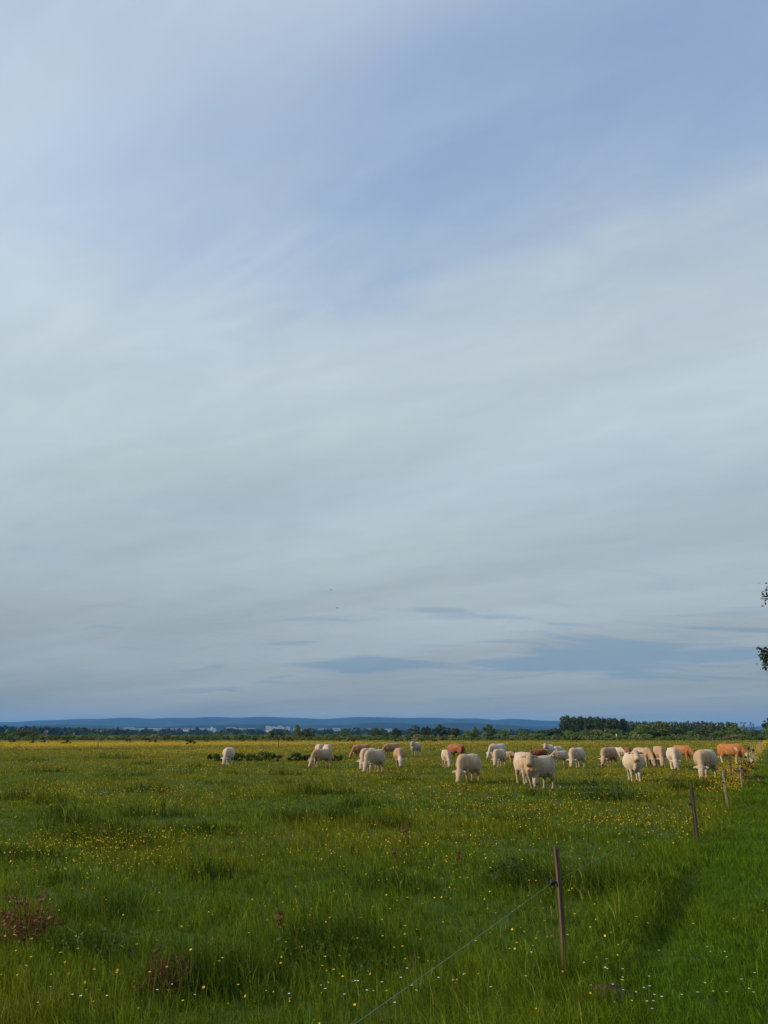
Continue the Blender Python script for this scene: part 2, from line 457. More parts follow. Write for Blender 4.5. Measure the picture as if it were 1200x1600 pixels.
SAGE, PALE, DARKG, MIDG, DEEP = (0.17, 0.21, 0.06), (0.26, 0.27, 0.13), (0.075, 0.118, 0.026), (0.125, 0.185, 0.030), (0.055, 0.082, 0.022)


def build_hedge():
    # front row of low scrub along the far edge of the pasture
    x = -70.0
    while x < 1275:
        d = random.uniform(288, 303); k = random.random()
        col, lab = ((SAGE, 'sage green low shrub in the scrub along the far pasture edge') if k < .48 else
                    (PALE, 'pale flowering shrub in the scrub along the far pasture edge') if k < .60 else
                    (MIDG, 'fresh green low shrub in the scrub along the far pasture edge'))
        right = x > 870
        plant('s', 'scrub_shrub', random.choice(SHRUB), px_at(x, d), d, random.uniform(.55, .95) * (1.12 if right else 1), col, lab, 'shrub',
              'low shrubs along the far pasture edge', sz=random.uniform(.75, 1.1), stem='stem')
        x += random.uniform(7, 13)
    # second, darker row behind it
    x = -80.0
    while x < 1285:
        d = random.uniform(318, 345); right = x > 870
        plant('s', 'thicket_shrub', random.choice(SHRUB), px_at(x, d), d, (random.uniform(1.1, 1.6) if right else random.uniform(.62, .98)), random.choice((DARKG, MIDG, MIDG, SAGE)),
              'tall dark shrub in the thicket behind the low scrub', 'shrub', 'thicket behind the low scrub', sz=random.uniform(.8, 1.15), stem='stem')
        x += random.uniform(9, 15)
    # taller trees that stand out of the hedge: pixel column, top row, width, colour, label
    L = [(8, 1143, 30, DARKG, 'broad dark tree at the far left end of the hedge'),
         (40, 1139.5, 42, DARKG, 'tallest dark round tree in the left end of the hedge'),
         (88, 1147, 22, DARKG, 'small dark tree right of the round tree at the left end'),
         (140, 1148.5, 20, DARKG, 'low dark tree below the left wood, left of two'),
         (205, 1149, 26, DARKG, 'low dark tree below the left wood, right of two'),
         (342, 1143.5, 18, MIDG, 'rounded green tree behind the leftmost white cow'),
         (327, 1146, 14, MIDG, 'small green tree left of the rounded green tree behind the leftmost white cow'),
         (427, 1141, 26, DARKG, 'dark tree directly below the distant apartment blocks'),
         (445, 1143.5, 16, MIDG, 'green tree right of the dark tree below the apartment blocks'),
         (465, 1132.5, 12, MIDG, 'slim pointed tree standing left of a broad dark tree'),
         (482, 1138, 31, DARKG, 'broad dark tree right of the slim pointed tree'),
         (537, 1140.5, 15, MIDG, 'lone small tree above the orange tan grazing cow'),
         (520, 1146, 20, MIDG, 'low wide tree left of the lone small tree'),
         (588, 1139, 20, DARKG, 'dark pointed tree left of the round dark tree'),
         (603, 1143.5, 12, DARKG, 'small dark tree between the pointed and the round tree'),
         (618, 1138.5, 20, DEEP, 'round very dark tree above the tan cow and grey cow'),
         (648, 1133, 19, DARKG, 'upright tree at the left end of the central dark grove'),
         (668, 1134.5, 22, DEEP, 'second tree from the left in the central dark grove'),
         (690, 1132.5, 26, DEEP, 'tallest tree in the middle of the central dark grove'),
         (711, 1136, 20, DEEP, 'tree at the right end of the central dark grove'),
         (731, 1141, 14, MIDG, 'low green tree just right of the central dark grove'),
         (742, 1136.5, 12, MIDG, 'thin tree left of the tall tree above the white cattle'),
         (764, 1132, 23, DARKG, 'tall spreading tree above the group of white cattle'),
         (789, 1139, 20, MIDG, 'medium tree right of the tall spreading tree'),
         (818, 1143, 20, MIDG, 'low green tree between the medium tree and the poplars'),
         (846, 1139, 20, DARKG, 'dark tree second left of the poplar wood'),
         (868, 1137, 23, DEEP, 'dark tree right at the left foot of the poplar wood'),
         (1003, 1133, 26, MIDG, 'green tree left of the broad tree before the poplar row'),
         (1030, 1127.5, 46, MIDG, 'broad bright green tree in front of the poplar row'),
         (1062, 1136, 26, MIDG, 'green tree right of the broad tree before the poplar row'),
         (1097, 1137, 24, (0.075, 0.10, 0.025), 'yellow green tree above the big cream cow on the right'),
         (1125, 1139, 20, MIDG, 'low tree left of the tall tree near the right edge'),
         (1150, 1132, 24, MIDG, 'tall green tree behind the orange and white cow'),
         (1178, 1141, 24, DARKG, 'dark low tree behind the far fence stakes at the right'),
         (1215, 1140, 30, DARKG, 'dark tree cut by the right edge of the view')]
    for i, (px, top, w, col, lab) in enumerate(L):
        d = random.uniform(305, 322); h = (1147 - top) / KY * d + CAM_H; s = h / 5.9
        sx = w / K * d / 5.2
        o = plant('t', 'hedge_tree', TREE[i % 6], px_at(px, d), d, 1, col, lab, 'tree', 'trees standing out of the hedge')
        o.scale = (max(sx, .45), max(sx, .45), s)
    # poplar wood on the right: dense block, then a thinner row
    for i in range(30):
        px = 879 + i * 3.35 + random.uniform(-2, 2); d = random.uniform(470, 510); top = 1117 + (px - 881) * 0.05 + random.uniform(0, 1.8)
        h = (1147 - top) / KY * d + CAM_H
        o = plant('p', 'poplar_tree', POPLAR[i % 5], px_at(px, d), d, 1, (0.075, 0.105, 0.032), 'tall dark poplar in the dense block behind the right hedge', 'tree', 'dense poplar block')
        o.scale = (.92, .92, h / 14.9)
    for i in range(38):
        px = 978 + i * 4.7 + random.uniform(-2, 2); d = random.uniform(540, 580); top = 1126 + (px - 978) * .008 + random.uniform(-.8, 1.6)
        h = (1147 - top) / KY * d + CAM_H
        o = plant('p', 'poplar_tree', POPLAR[(i * 2 + 1) % 5], px_at(px, d), d, 1, (0.10, 0.135, 0.048), 'slender poplar in the thinner row right of the dense block', 'tree', 'thin poplar row')
        o.scale = (.78, .78, h / 14.9)
    for px, top, lab in ((1163, 1127.5, 'thinly leaved tree with bare twigs at the right end of the poplars'), (1176, 1128.5, 'second thinly leaved tree right of the poplar row')):
        d = 420; o = plant('b', 'sparse_tree', SPARSE[0 if px < 1170 else 1], px_at(px, d), d, ((1147 - top) / KY * d + CAM_H) / 11.5, (0.06, 0.075, 0.04), lab, 'tree', 'bare trees by the poplars')
    o = plant('t', 'hedge_tree', TREE[2], px_at(1203, 400), 400, 1, DARKG, 'dark leafy tree at the right edge beyond the thin trees', 'tree', 'trees standing out of the hedge')
    o.scale = (1.2, 1.2, 1.7)


build_hedge()


def build_distant_wood():
    g = np.random.default_rng(8); V = []; Fc = []

    def blob(x, y, w, h):
        for j in range(46):
            d = g.normal(0, 1, 3); d /= np.linalg.norm(d); d[2] = abs(d[2]) * 1.0
            c = np.array((x, y, 0)) + d * np.array((w / 2, w / 2, h)) * g.uniform(.75, 1)
            n = d + g.normal(0, .5, 3); n /= np.linalg.norm(n); a = np.cross(n, g.normal(0, 1, 3)); a /= np.linalg.norm(a); b = np.cross(n, a)
            s = w * .30 * g.uniform(.7, 1.3); i = len(V)
            V.extend([c - a * s, c + b * s * .7, c + a * s, c - b * s * .7]); Fc.append((i, i + 1, i + 2, i + 3))
    for i in range(230):                                     # the wood on the left
        px = g.uniform(-120, 235); d = g.uniform(1250, 1700)
        top = np.interp(px, [-120, 0, 60, 130, 180, 235], [1135, 1136, 1137, 1138.5, 1141, 1145]) + g.uniform(0, 2)
        blob(px_at(px, d), d, g.uniform(14, 24), (1147 - top) / KY * d + CAM_H)
    for i in range(330):                                     # belts of trees across the plain
        px = g.uniform(150, 1300); row = i % 3; d = (1900, 2700, 3700)[row] + g.uniform(-200, 200)
        if row == 0 and g.random() < .4: continue
        blob(px_at(px, d), d, g.uniform(20, 42), g.uniform(6, 11) + (row == 0) * 1)
    m = leafy('distant_leaf', None, (0.028, 0.046, 0.018), trans=0.15, vary=0.4)
    o = mesh_obj('distant_wood', V, Fc, m)
    tag(o, 'dark green far woods and tree belts on the plain below the hills', 'woodland', None, 'stuff')


build_distant_wood()


# ------------------------------------------------------------------ the far town
def build_town():
    mw = plain('white_render', (0.55, 0.53, 0.50), 0.8, 0.05, 0.05); mp = plain('pink_render', (0.82, 0.68, 0.58), 0.8, 0.05, 0.05)
    mr = plain('grey_roof', (0.22, 0.19, 0.18), 0.8, 0.1, 0.1); mg = plain('window_glass', (0.10, 0.12, 0.15), 0.3, 0.1)
    ms = plain('metal_roof', (0.20, 0.21, 0.22), 0.6, 0.05, 0.05)
    D = 5600.0

    def house(px0, px1, top, kind, lab, base=1141.5):
        d = D + random.uniform(-150, 150); x0, x1 = px_at(px0, d), px_at(px1, d); h = (base - top) / KY * d; zb = (1147 - base) / KY * d + CAM_H
        o = empty('apartment_block' if kind == 'flat' else 'factory_hall', ((x0 + x1) / 2, d, 0)); w = (x1 - x0) / 2
        b = MB(); b.box(-w, w, 0, 18 if kind == 'flat' else 60, -1, zb + h); b.build('wall', mp if kind == 'flat' else mw, o)
        if kind == 'flat':
            b = MB(); b.box(-w - .4, w + .4, -.4, 18.4, zb + h, zb + h + 0.9); b.box(-w * .4, -w * .1, 5, 12, zb + h + .9, zb + h + 4); r = b.build('roof', mr, o)
            for q in range(int(h // 3.2)):
                z = zb + h - 2.6 - q * 3.2
                b = MB(); b.box(-w + 1.2, w - 1.2, -.25, -.02, z, z + 1.3); b.build('window_row', mg, o)
        else:
            b = MB(); hh = zb + h; i = len(b.v)
            b.v += [(-w - 1, -1, hh), (w + 1, -1, hh), (w + 1, 30, hh + 5), (-w - 1, 30, hh + 5), (w + 1, 61, hh), (-w - 1, 61, hh)]
            b.f += [(0, 1, 2, 3), (3, 2, 4, 5), (0, 3, 5), (1, 4, 2), (0, 5, 4, 1)]; b.build('roof', ms, o)
            b = MB()
            b.box(-w * .8, w * .8, -.4, -.02, zb + h * .55, zb + h * .8); b.build('window_row', mg, o)
        tag(o, lab, 'building', 'town below the hills')
    F_ = [(415, 421, 1134.2, 'leftmost tall pale block of the distant apartment group'), (421.6, 428, 1135.2, 'second pale block of the distant apartment group'),
          (428.4, 433, 1135.8, 'third pale block in the middle of the distant apartment group'), (433.6, 440, 1133.4, 'tallest pale block near the right of the distant apartment group'),
          (440.8, 445, 1136, 'greyish block right of the tallest distant apartment block'), (446.5, 452.5, 1135, 'rightmost block of the distant apartment group')]
    for a, b, t, l in F_: house(a, b, t, 'flat', l)
    for a, b, t, l in ((353, 366, 1137.6, 'white hall left of the distant apartment group'), (367, 383, 1138.8, 'low grey white hall beside the white hall'),
                       (192, 209, 1137.8, 'long white factory hall at the left of the distant town'), (210, 226, 1138.9, 'low white hall right of the long white factory hall'),
                       (228, 252, 1138.6, 'second long white factory hall of the distant town'), (255, 276, 1139.2, 'low pale hall in the middle of the white factory halls'),
                       (279, 300, 1139.4, 'low pale hall second from right among the factory halls'), (303, 322, 1139.0, 'pale hall at the right end of the factory halls'),
                       (324, 335, 1138.6, 'small pale hall before the gap left of the white hall'), (386, 398, 1138.9, 'small pale hall right of the low grey white hall'),
                       (458, 470, 1138.9, 'low white hall behind the slim pointed tree'), (497, 512, 1139.4, 'low white hall right of the broad dark tree'),
                       (520, 531, 1139.0, 'small white building above the low wide tree'), (548, 560, 1139.8, 'small pale building right of the lone small tree'),
                       (566, 580, 1139.5, 'pale building left of the dark pointed tree'), (600, 612, 1139.8, 'pale building between the two dark trees')):
        house(a, b, t, 'hall', l)
    # silo tower and the hilltop mast
    o = empty('silo_tower', (px_at(331, 5500), 5500, 0)); b = MB(); b.tube([(0, 0, 0), (0, 0, 50)], [7, 7], 12); b.build('shaft', mw, o)
    b = MB(); b.tube([(0, 0, 50), (0, 0, 54)], [7.6, 3], 12); b.build('cap', mr, o); tag(o, 'slim pale silo tower in the distant town', 'tower')


build_town()


# ------------------------------------------------------------------ grass and meadow flowers
def flower_patch(name, seed, n, spread, h, r, mat, stems=True, petals=5):
    g = np.random.default_rng(seed); V = []; Fc = []; mi = []
    for i in range(n):
        a = g.uniform(0, 6.28); q = spread * math.sqrt(g.random()); x, y = q * math.cos(a), q * math.sin(a); z = h * g.uniform(.7, 1.15); s = r * g.uniform(.7, 1.2)
        t = g.normal(0, .3, 2); b = len(V)
        tip = np.array((x + t[0] * .1, y + t[1] * .1, z)); nrm = np.array((t[0], t[1] - .25, 1.0)); nrm /= np.linalg.norm(nrm)
        e = np.cross(nrm, (1, 0.2, 0)); e /= np.linalg.norm(e); f = np.cross(nrm, e)
        V.append(tuple(tip - nrm * s * .45)); ring = 2 * petals
        for k in range(ring):
            an = 6.283 * k / ring; rr = s * (1 if k % 2 == 0 else .72)
            V.append(tuple(tip + e * rr * math.cos(an) + f * rr * math.sin(an)))
        for k in range(ring): Fc.append((b, b + 1 + k, b + 1 + (k + 1) % ring)); mi.append(0)
        if stems:
            b = len(V); w = .0025
            V += [(x - w, y, 0), (x + w, y, 0), tuple(tip - nrm * s * .4)]; Fc.append((b, b + 1, b + 2)); mi.append(1)
    o = mesh_obj(name, V, Fc, mat, link=False); o.data.materials.append(M_stem); o.data.polygons.foreach_set('material_index', mi)
    return o


# rank dark tussocks that stand out in the photo: x, y, radius
TUSS = [(-6.4, 23, 1.1), (-2.5, 31.4, 1.5), (-6.8, 15.5, .8), (-6.0, 18.2, .9), (7.9, 28.4, 1.3), (5.5, 30.0, .6), (-4.3, 19.5, 1.1), (-7.6, 20.4, 1.0), (-1.9, 22.5, 1.6), (-8.8, 22.5, .8),
        (-2.7, 13.2, .45), (-9.5, 33, 1.3), (-14, 44, 1.6), (-5.5, 44, 1.4), (2.2, 12.6, .65), (-0.6, 9.1, .8), (-1.6, 8.0, .7), (9.5, 36, 1.2), (12.5, 33.5, 1.3), (-3.2, 9.0, .4), (-0.9, 26, .9),
        (-5.0, 17.0, .6), (-4.9, 12.9, .4), (-11, 27, .7), (3.5, 22, .8), (-13, 29, .8), (-18, 60, 2), (-25, 75, 2.2), (-30, 68, 1.6), (8, 47, 1.4), (0.8, 40, 1.0), (-20, 48, 1.5)]
# thick buttercup patches: x, y, radius along x, radius along y, weight
FPAT = [(-5.4, 15.6, 1.6, 1.3, .9), (-4.4, 13.2, 1.2, .8, .7), (-5.2, 17.2, 2.2, 1.2, .6), (4.2, 24.5, 2.4, 2.5, .7), (12.2, 38.5, 1.6, 2.0, 1.0), (15.5, 39.5, 2.6, 1.4, 1.8), (-.6, 47, 2.2, 2.5, 1.0), (-13, 32, 3.5, 3, .5),
        (1.8, 30, 3.0, 2.5, .5), (6.5, 20, 2.2, 2.0, .6), (1.2, 16, 2.0, 2.0, .35), (7, 17, 1.2, 1.5, .5), (-70, 165, 30, 30, 2.6), (-40, 185, 30, 30, 1.6), (-95, 190, 25, 35, 2.0), (10, 200, 60, 35, .9), (-22, 95, 10, 12, .9), (-8, 110, 14, 14, .6),
        (-12, 50, 5, 6, .5), (2, 62, 8, 8, .35), (18, 70, 8, 8, .35)]


def tuss(x, y):
    r = 0 * x
    for a, b, c in TUSS: r = np.maximum(r, np.exp(-(((x - a) / c) ** 2 + ((y - b) / (c * .75)) ** 2) ** 1.5))
    return r


def fdens(x, y):
    r = np.clip(wave(x, y, .35, 7, 9) - .1, 0, 1) * .5 * (.4 + np.clip(wave(x, y, 1.5, 6, 27), 0, 1)) + .035
    for a, b, rx, ry, w in FPAT: r = r + w * np.exp(-((x - a) / rx) ** 2 - ((y - b) / ry) ** 2)
    s = fence_s(x, y)
    r = np.where(s > .5, r * .03, r)
    strip = np.exp(-((s + .1) / .75) ** 2) * sstep(28, 36, y) * 2.2
    return (r + strip + .34 * sstep(75, 130, y) * (.35 + .65 * sstep(30, -60, x)) * np.clip(.9 + .9 * wave(x, y, .06, 6, 17), .1, 2)) * (1 - .75 * sstep(190, 265, y))


def seen_points(n, d0, d1, power, margin=3.0):
    """points on the ground in view, their density falling off with depth as depth ** -power"""
    yy = np.geomspace(d0, d1, 900); w = yy ** -power * (1.07 * yy + 2 * margin)
    cdf = np.concatenate([[0], np.cumsum((w[1:] + w[:-1]) / 2 * np.diff(yy))]); cdf /= cdf[-1]
    y = np.interp(rng.random(n), cdf, yy); x = rng.uniform(-1, 1, n) * (.535 * y + margin)
    return x, y


def np_mesh(name, V, tri, quad, col, mat):
    """mesh straight from arrays: triangles, quads and one colour per vertex"""
    me = bpy.data.meshes.new(name); me.vertices.add(len(V)); me.vertices.foreach_set('co', V.astype(np.float32).ravel())
    nt_, nq = len(tri), len(quad); li = np.concatenate([tri.ravel(), quad.ravel()]).astype(np.int32)
    st = np.concatenate([np.arange(nt_) * 3, nt_ * 3 + np.arange(nq) * 4]).astype(np.int32)
    me.loops.add(len(li)); me.loops.foreach_set('vertex_index', li); me.polygons.add(nt_ + nq); me.polygons.foreach_set('loop_start', st)
    me.update(calc_edges=True)
    a = me.color_attributes.new('tint', 'FLOAT_COLOR', 'POINT'); a.data.foreach_set('color', np.concatenate([col, np.ones((len(col), 1))], 1).astype(np.float32).ravel())
    me.materials.append(mat); o = bpy.data.objects.new(name, me); COL.objects.link(o); return o


LUSH, OLIVE, RANK, VERGE, STRAW = (np.array(c) for c in ((.094, .154, .009), (.225, .205, .016), (.034, .064, .008), (.070, .150, .006), (.28, .22, .075)))


def build_grass():
    n = 1000000
    # tufts: blades gather round tuft centres so that the sward is uneven
    m = n // 9; cx, cy = seen_points(m, 5.2, 292, 1.72)
    ex, ey = seen_points(60000, 5.2, 60, 1.7); ok = fence_s(ex, ey) > .3; cx = np.concatenate([cx, ex[ok]]); cy = np.concatenate([cy, ey[ok]]); m = len(cx); k = np.repeat(np.arange(m), 9); n = len(k)
    d = np.hypot(cx, cy)
    sp = (.035 + .0022 * d) * rng.uniform(.5, 1.6, m)
    x = cx[k] + rng.normal(0, 1, n) * sp[k]; y = cy[k] + rng.normal(0, 1, n) * sp[k]
    s = fence_s(x, y); tu = np.maximum(tuss(x, y), .8 * sstep(.50, .95, wave(x, y, 1.25, 8, 37)) * (.5 + .5 * sstep(-.2, .5, wave(x, y, .3, 6, 8)))); n1 = wave(x, y, .9, 7, 1); n2 = wave(x, y, .28, 7, 30); n3 = wave(x, y, 2.6, 6, 44); n4 = wave(x, y, .11, 6, 12)
    verge = sstep(.3, .95, s + .15 * wave(x, y, 1.4, 6, 50)); strip = np.exp(-((s + .05) / .5) ** 2) * (.6 + .4 * n1); dist = np.hypot(x, y)
    th = np.clip(rng.normal(1, .32, m), .35, 2)[k]
    h = .165 * (1 + .34 * n1 + .34 * n3) * (1 + 1.35 * tu) * (1 - .36 * verge) * (1 + .8 * strip) * th * rng.uniform(.35, 1.2, n)
    h *= 1 - .14 * sstep(12, 30, dist) * (1 - tu) * (1 - verge)                       # grazed shorter where the cattle are
    rut = np.exp(-((s - .66) / .24) ** 2) * sstep(0, 2.5, fence_t(x, y)) * (1 - sstep(4.5, 7.5, fence_t(x, y)))
    bank = np.exp(-((s - .18) / .26) ** 2) * sstep(-1, 2.0, fence_t(x, y)) * (1 - sstep(5.5, 9, fence_t(x, y)))
    h = np.clip(h * (1 - .25 * rut) * (1 + .5 * bank), .03, .8)
    w = .0026 * (dist / 8) ** .84 * rng.uniform(.7, 1.4, n) * (1 + .4 * tu)
    az = rng.uniform(0, 6.283, m)[k] * .5 + rng.uniform(0, 6.283, n) * .5 + .4; lean = np.abs(rng.normal(.62, .36, n)) + .15 * strip
    dx, dy = np.cos(az), np.sin(az); fa = rng.uniform(0, 3.1416, n); sx, sy = np.cos(fa) * w, np.sin(fa) * w * .8
    kk = np.clip(.24 + .34 * n2 + .22 * n1 + .16 * n3 + .22 * n4 + .40 * sstep(18, 70, dist), 0, 1)[:, None]
    c = LUSH * (1 - kk) + OLIVE * kk
    tv = tu[:, None] * .8; c = c * (1 - tv) + RANK * tv
    fv = (verge * .7)[:, None]; c = c * (1 - fv) + VERGE * fv
    dry = ((rng.random(n) > .972) & (verge < .5))[:, None]; c = np.where(dry, STRAW, c)
    c = np.clip(c * (1 + .26 * rng.normal(0, 1, (m, 1))[k]) * (1 + .22 * rng.normal(0, 1, (n, 1))), .004, .4)
    for px_, py_ in ((1.715, 8.28), (6.78, 18.0), (10.5, 25.05)):
        h = h * (1 + 1.0 * np.exp(-((x - px_) ** 2 + (y - py_ + .1) ** 2) / .07))
    z = terr(x, y) - .015
    for name, sel, lab in (('meadow_grass', s < .45, 'long uneven meadow grass of the pasture with dark tussocks'), ('verge_grass', s >= .45, 'short bright green grass of the verge right of the fence')):
        near = sel & (dist < 42); far = sel & (dist >= 42)
        i = np.where(near)[0]; q = len(i)
        mid = np.stack([x[i] + dx[i] * h[i] * .55 * np.sin(lean[i] * .5), y[i] + dy[i] * h[i] * .55 * np.sin(lean[i] * .5), z[i] + h[i] * .57], 1)
        tip = np.stack([x[i] + dx[i] * h[i] * np.sin(lean[i]), y[i] + dy[i] * h[i] * np.sin(lean[i]), z[i] + h[i] * np.cos(lean[i] * .85)], 1)
        sd_ = np.stack([sx[i], sy[i], 0 * sx[i]], 1); b0 = np.stack([x[i], y[i], z[i]], 1)
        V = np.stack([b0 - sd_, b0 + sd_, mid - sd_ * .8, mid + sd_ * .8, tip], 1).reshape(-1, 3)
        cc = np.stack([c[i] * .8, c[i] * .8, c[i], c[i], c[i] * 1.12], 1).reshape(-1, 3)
        o5 = np.arange(q)[:, None] * 5; quad = o5 + np.array([[0, 1, 3, 2]]); tri = o5 + np.array([[2, 3, 4]])
        i = np.where(far)[0]; p = len(i); b0 = np.stack([x[i], y[i], z[i]], 1); sd_ = np.stack([sx[i], sy[i], 0 * sx[i]], 1)
        tip = np.stack([x[i] + dx[i] * h[i] * .3, y[i] + dy[i] * h[i] * .3, z[i] + h[i]], 1)
        V2 = np.stack([b0 - sd_, b0 + sd_, tip], 1).reshape(-1, 3); cc2 = np.repeat(c[i], 3, 0)
        tri2 = 5 * q + np.arange(p)[:, None] * 3 + np.array([[0, 1, 2]])
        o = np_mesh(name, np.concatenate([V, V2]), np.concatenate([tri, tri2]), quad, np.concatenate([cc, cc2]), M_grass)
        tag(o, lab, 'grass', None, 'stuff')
    # buttercups: flat little heads held just above the sward
    x, y = seen_points(420000, 6.5, 288, 1.45); dist = np.hypot(x, y)
    keep = rng.random(len(x)) < np.clip(fdens(x, y) * (.24 + .14 * sstep(12, 30, dist)), 0, 1); x, y, dist = x[keep], y[keep], dist[keep]; q = len(x)
    print('buttercup heads', q)
    r = .0105 * np.maximum(1, (dist / 13) ** .54) * rng.uniform(.7, 1.25, q); h = rng.uniform(.18, .32, q) * (1 - .15 * sstep(20, 34, dist)); ctr = np.stack([x, y, terr(x, y) + h], 1)
    nv = rng.normal(0, .45, (q, 3)); nv[:, 2] += .9; nv[:, 1] -= .35; nv /= np.linalg.norm(nv, axis=1)[:, None]
    e = np.cross(nv, np.array((.3, 1, 0))); e /= np.linalg.norm(e, axis=1)[:, None]; f = np.cross(nv, e)
    ring = [ctr + (e * math.cos(a) + f * math.sin(a)) * r[:, None] for a in np.arange(5) * 2 * math.pi / 5]
    V = np.stack([ctr - nv * (r * .5)[:, None]] + ring, 1).reshape(-1, 3); o6 = np.arange(q)[:, None] * 6
    tri = np.concatenate([o6 + np.array([[0, 1 + a, 1 + (a + 1) % 5]]) for a in range(5)])
    cl = np.array((.80, .47, .012)) * rng.uniform(.75, 1.1, (q, 1)); o = np_mesh('buttercup_meadow', V, tri, np.zeros((0, 4), int), np.repeat(cl, 6, 0), M_petals)
    tag(o, 'yellow buttercups sprinkled and banded over the whole pasture', 'flowers', None, 'stuff')


build_grass()


# ------------------------------------------------------------------ fence
def wood_mat(name, col):
    m, nt = new_mat(name)
    tc = nd(nt, 'ShaderNodeTexCoord').outputs['Object']
    mp = nd(nt, 'ShaderNodeMapping', i_Vector=tc, i_Scale=(28, 28, 1.6)).outputs[0]
    n1 = noise(nt, mp, 1.6, 8, .65, .4); n2 = noise(nt, tc, 5, 3, .5)
    c = ramp(nt, n1, [(.3, tuple(v * .3 for v in col)), (.48, col), (.7, tuple(min(1, v * 1.5) for v in col))])
    c = mixc(nt, ramp(nt, n2, [(.45, 0), (.65, .55)]), c, (col[0] * .8, col[0] * .72, col[0] * .66))
    p = nd(nt, 'ShaderNodeBsdfPrincipled', i_Base_Color=c, i_Roughness=.9); p.inputs['Specular IOR Level'].default_value = .15
    b = nd(nt, 'ShaderNodeBump', i_Height=n1, i_Strength=.8, i_Distance=.006); nt.links.new(b.outputs[0], p.inputs['Normal'])
    out(nt, p.outputs[0]); return m


def split_post(name, x, y, h, r, mat, seed, lean=(0, 0), ins=None, side=-1):
    g = random.Random(seed); o = empty(name, (x, y, tz(x, y)))
    b = MB(); n = 11; rings = 14; base = [1 + g.uniform(-.24, .2) for _ in range(n)]; cr = g.randrange(5, 8); base[cr] = .45
    for i in range(rings):
        z = -.3 + (h + .3) * i / (rings - 1); t = i / (rings - 1)
        for k in range(n):
            a = 6.283 * k / n + .4; rr = r * base[k] * (1 + g.uniform(-.08, .08)) * (1.04 - .1 * t)
            b.v.append((rr * math.cos(a) + lean[0] * z + .012 * math.sin(t * 4 + seed), rr * math.sin(a) + lean[1] * z, z + (g.uniform(-.018, .018) if i == rings - 1 else 0)))
    for i in range(rings - 1):
        for k in range(n): p = i * n + k; q = i * n + (k + 1) % n; b.f.append((p, q, q + n, p + n))
    b.f.append(tuple((rings - 1) * n + k for k in range(n)))
    b.build('post', mat, o)
    if ins:
        q = MB(); cx, cz = lean[0] * ins + side * (r + .018), ins
        q.tube([(lean[0] * ins + side * r * .5, 0, cz), (cx - side * .004, 0, cz)], [.011, .011], 8)
        q.tube([(cx + side * .012, -.028, cz), (cx + side * .012, -.012, cz), (cx + side * .012, .012, cz), (cx + side * .012, .028, cz)], [.014, .026, .026, .014], 10)
        q.build('insulator', M_black, o, True)
    return o


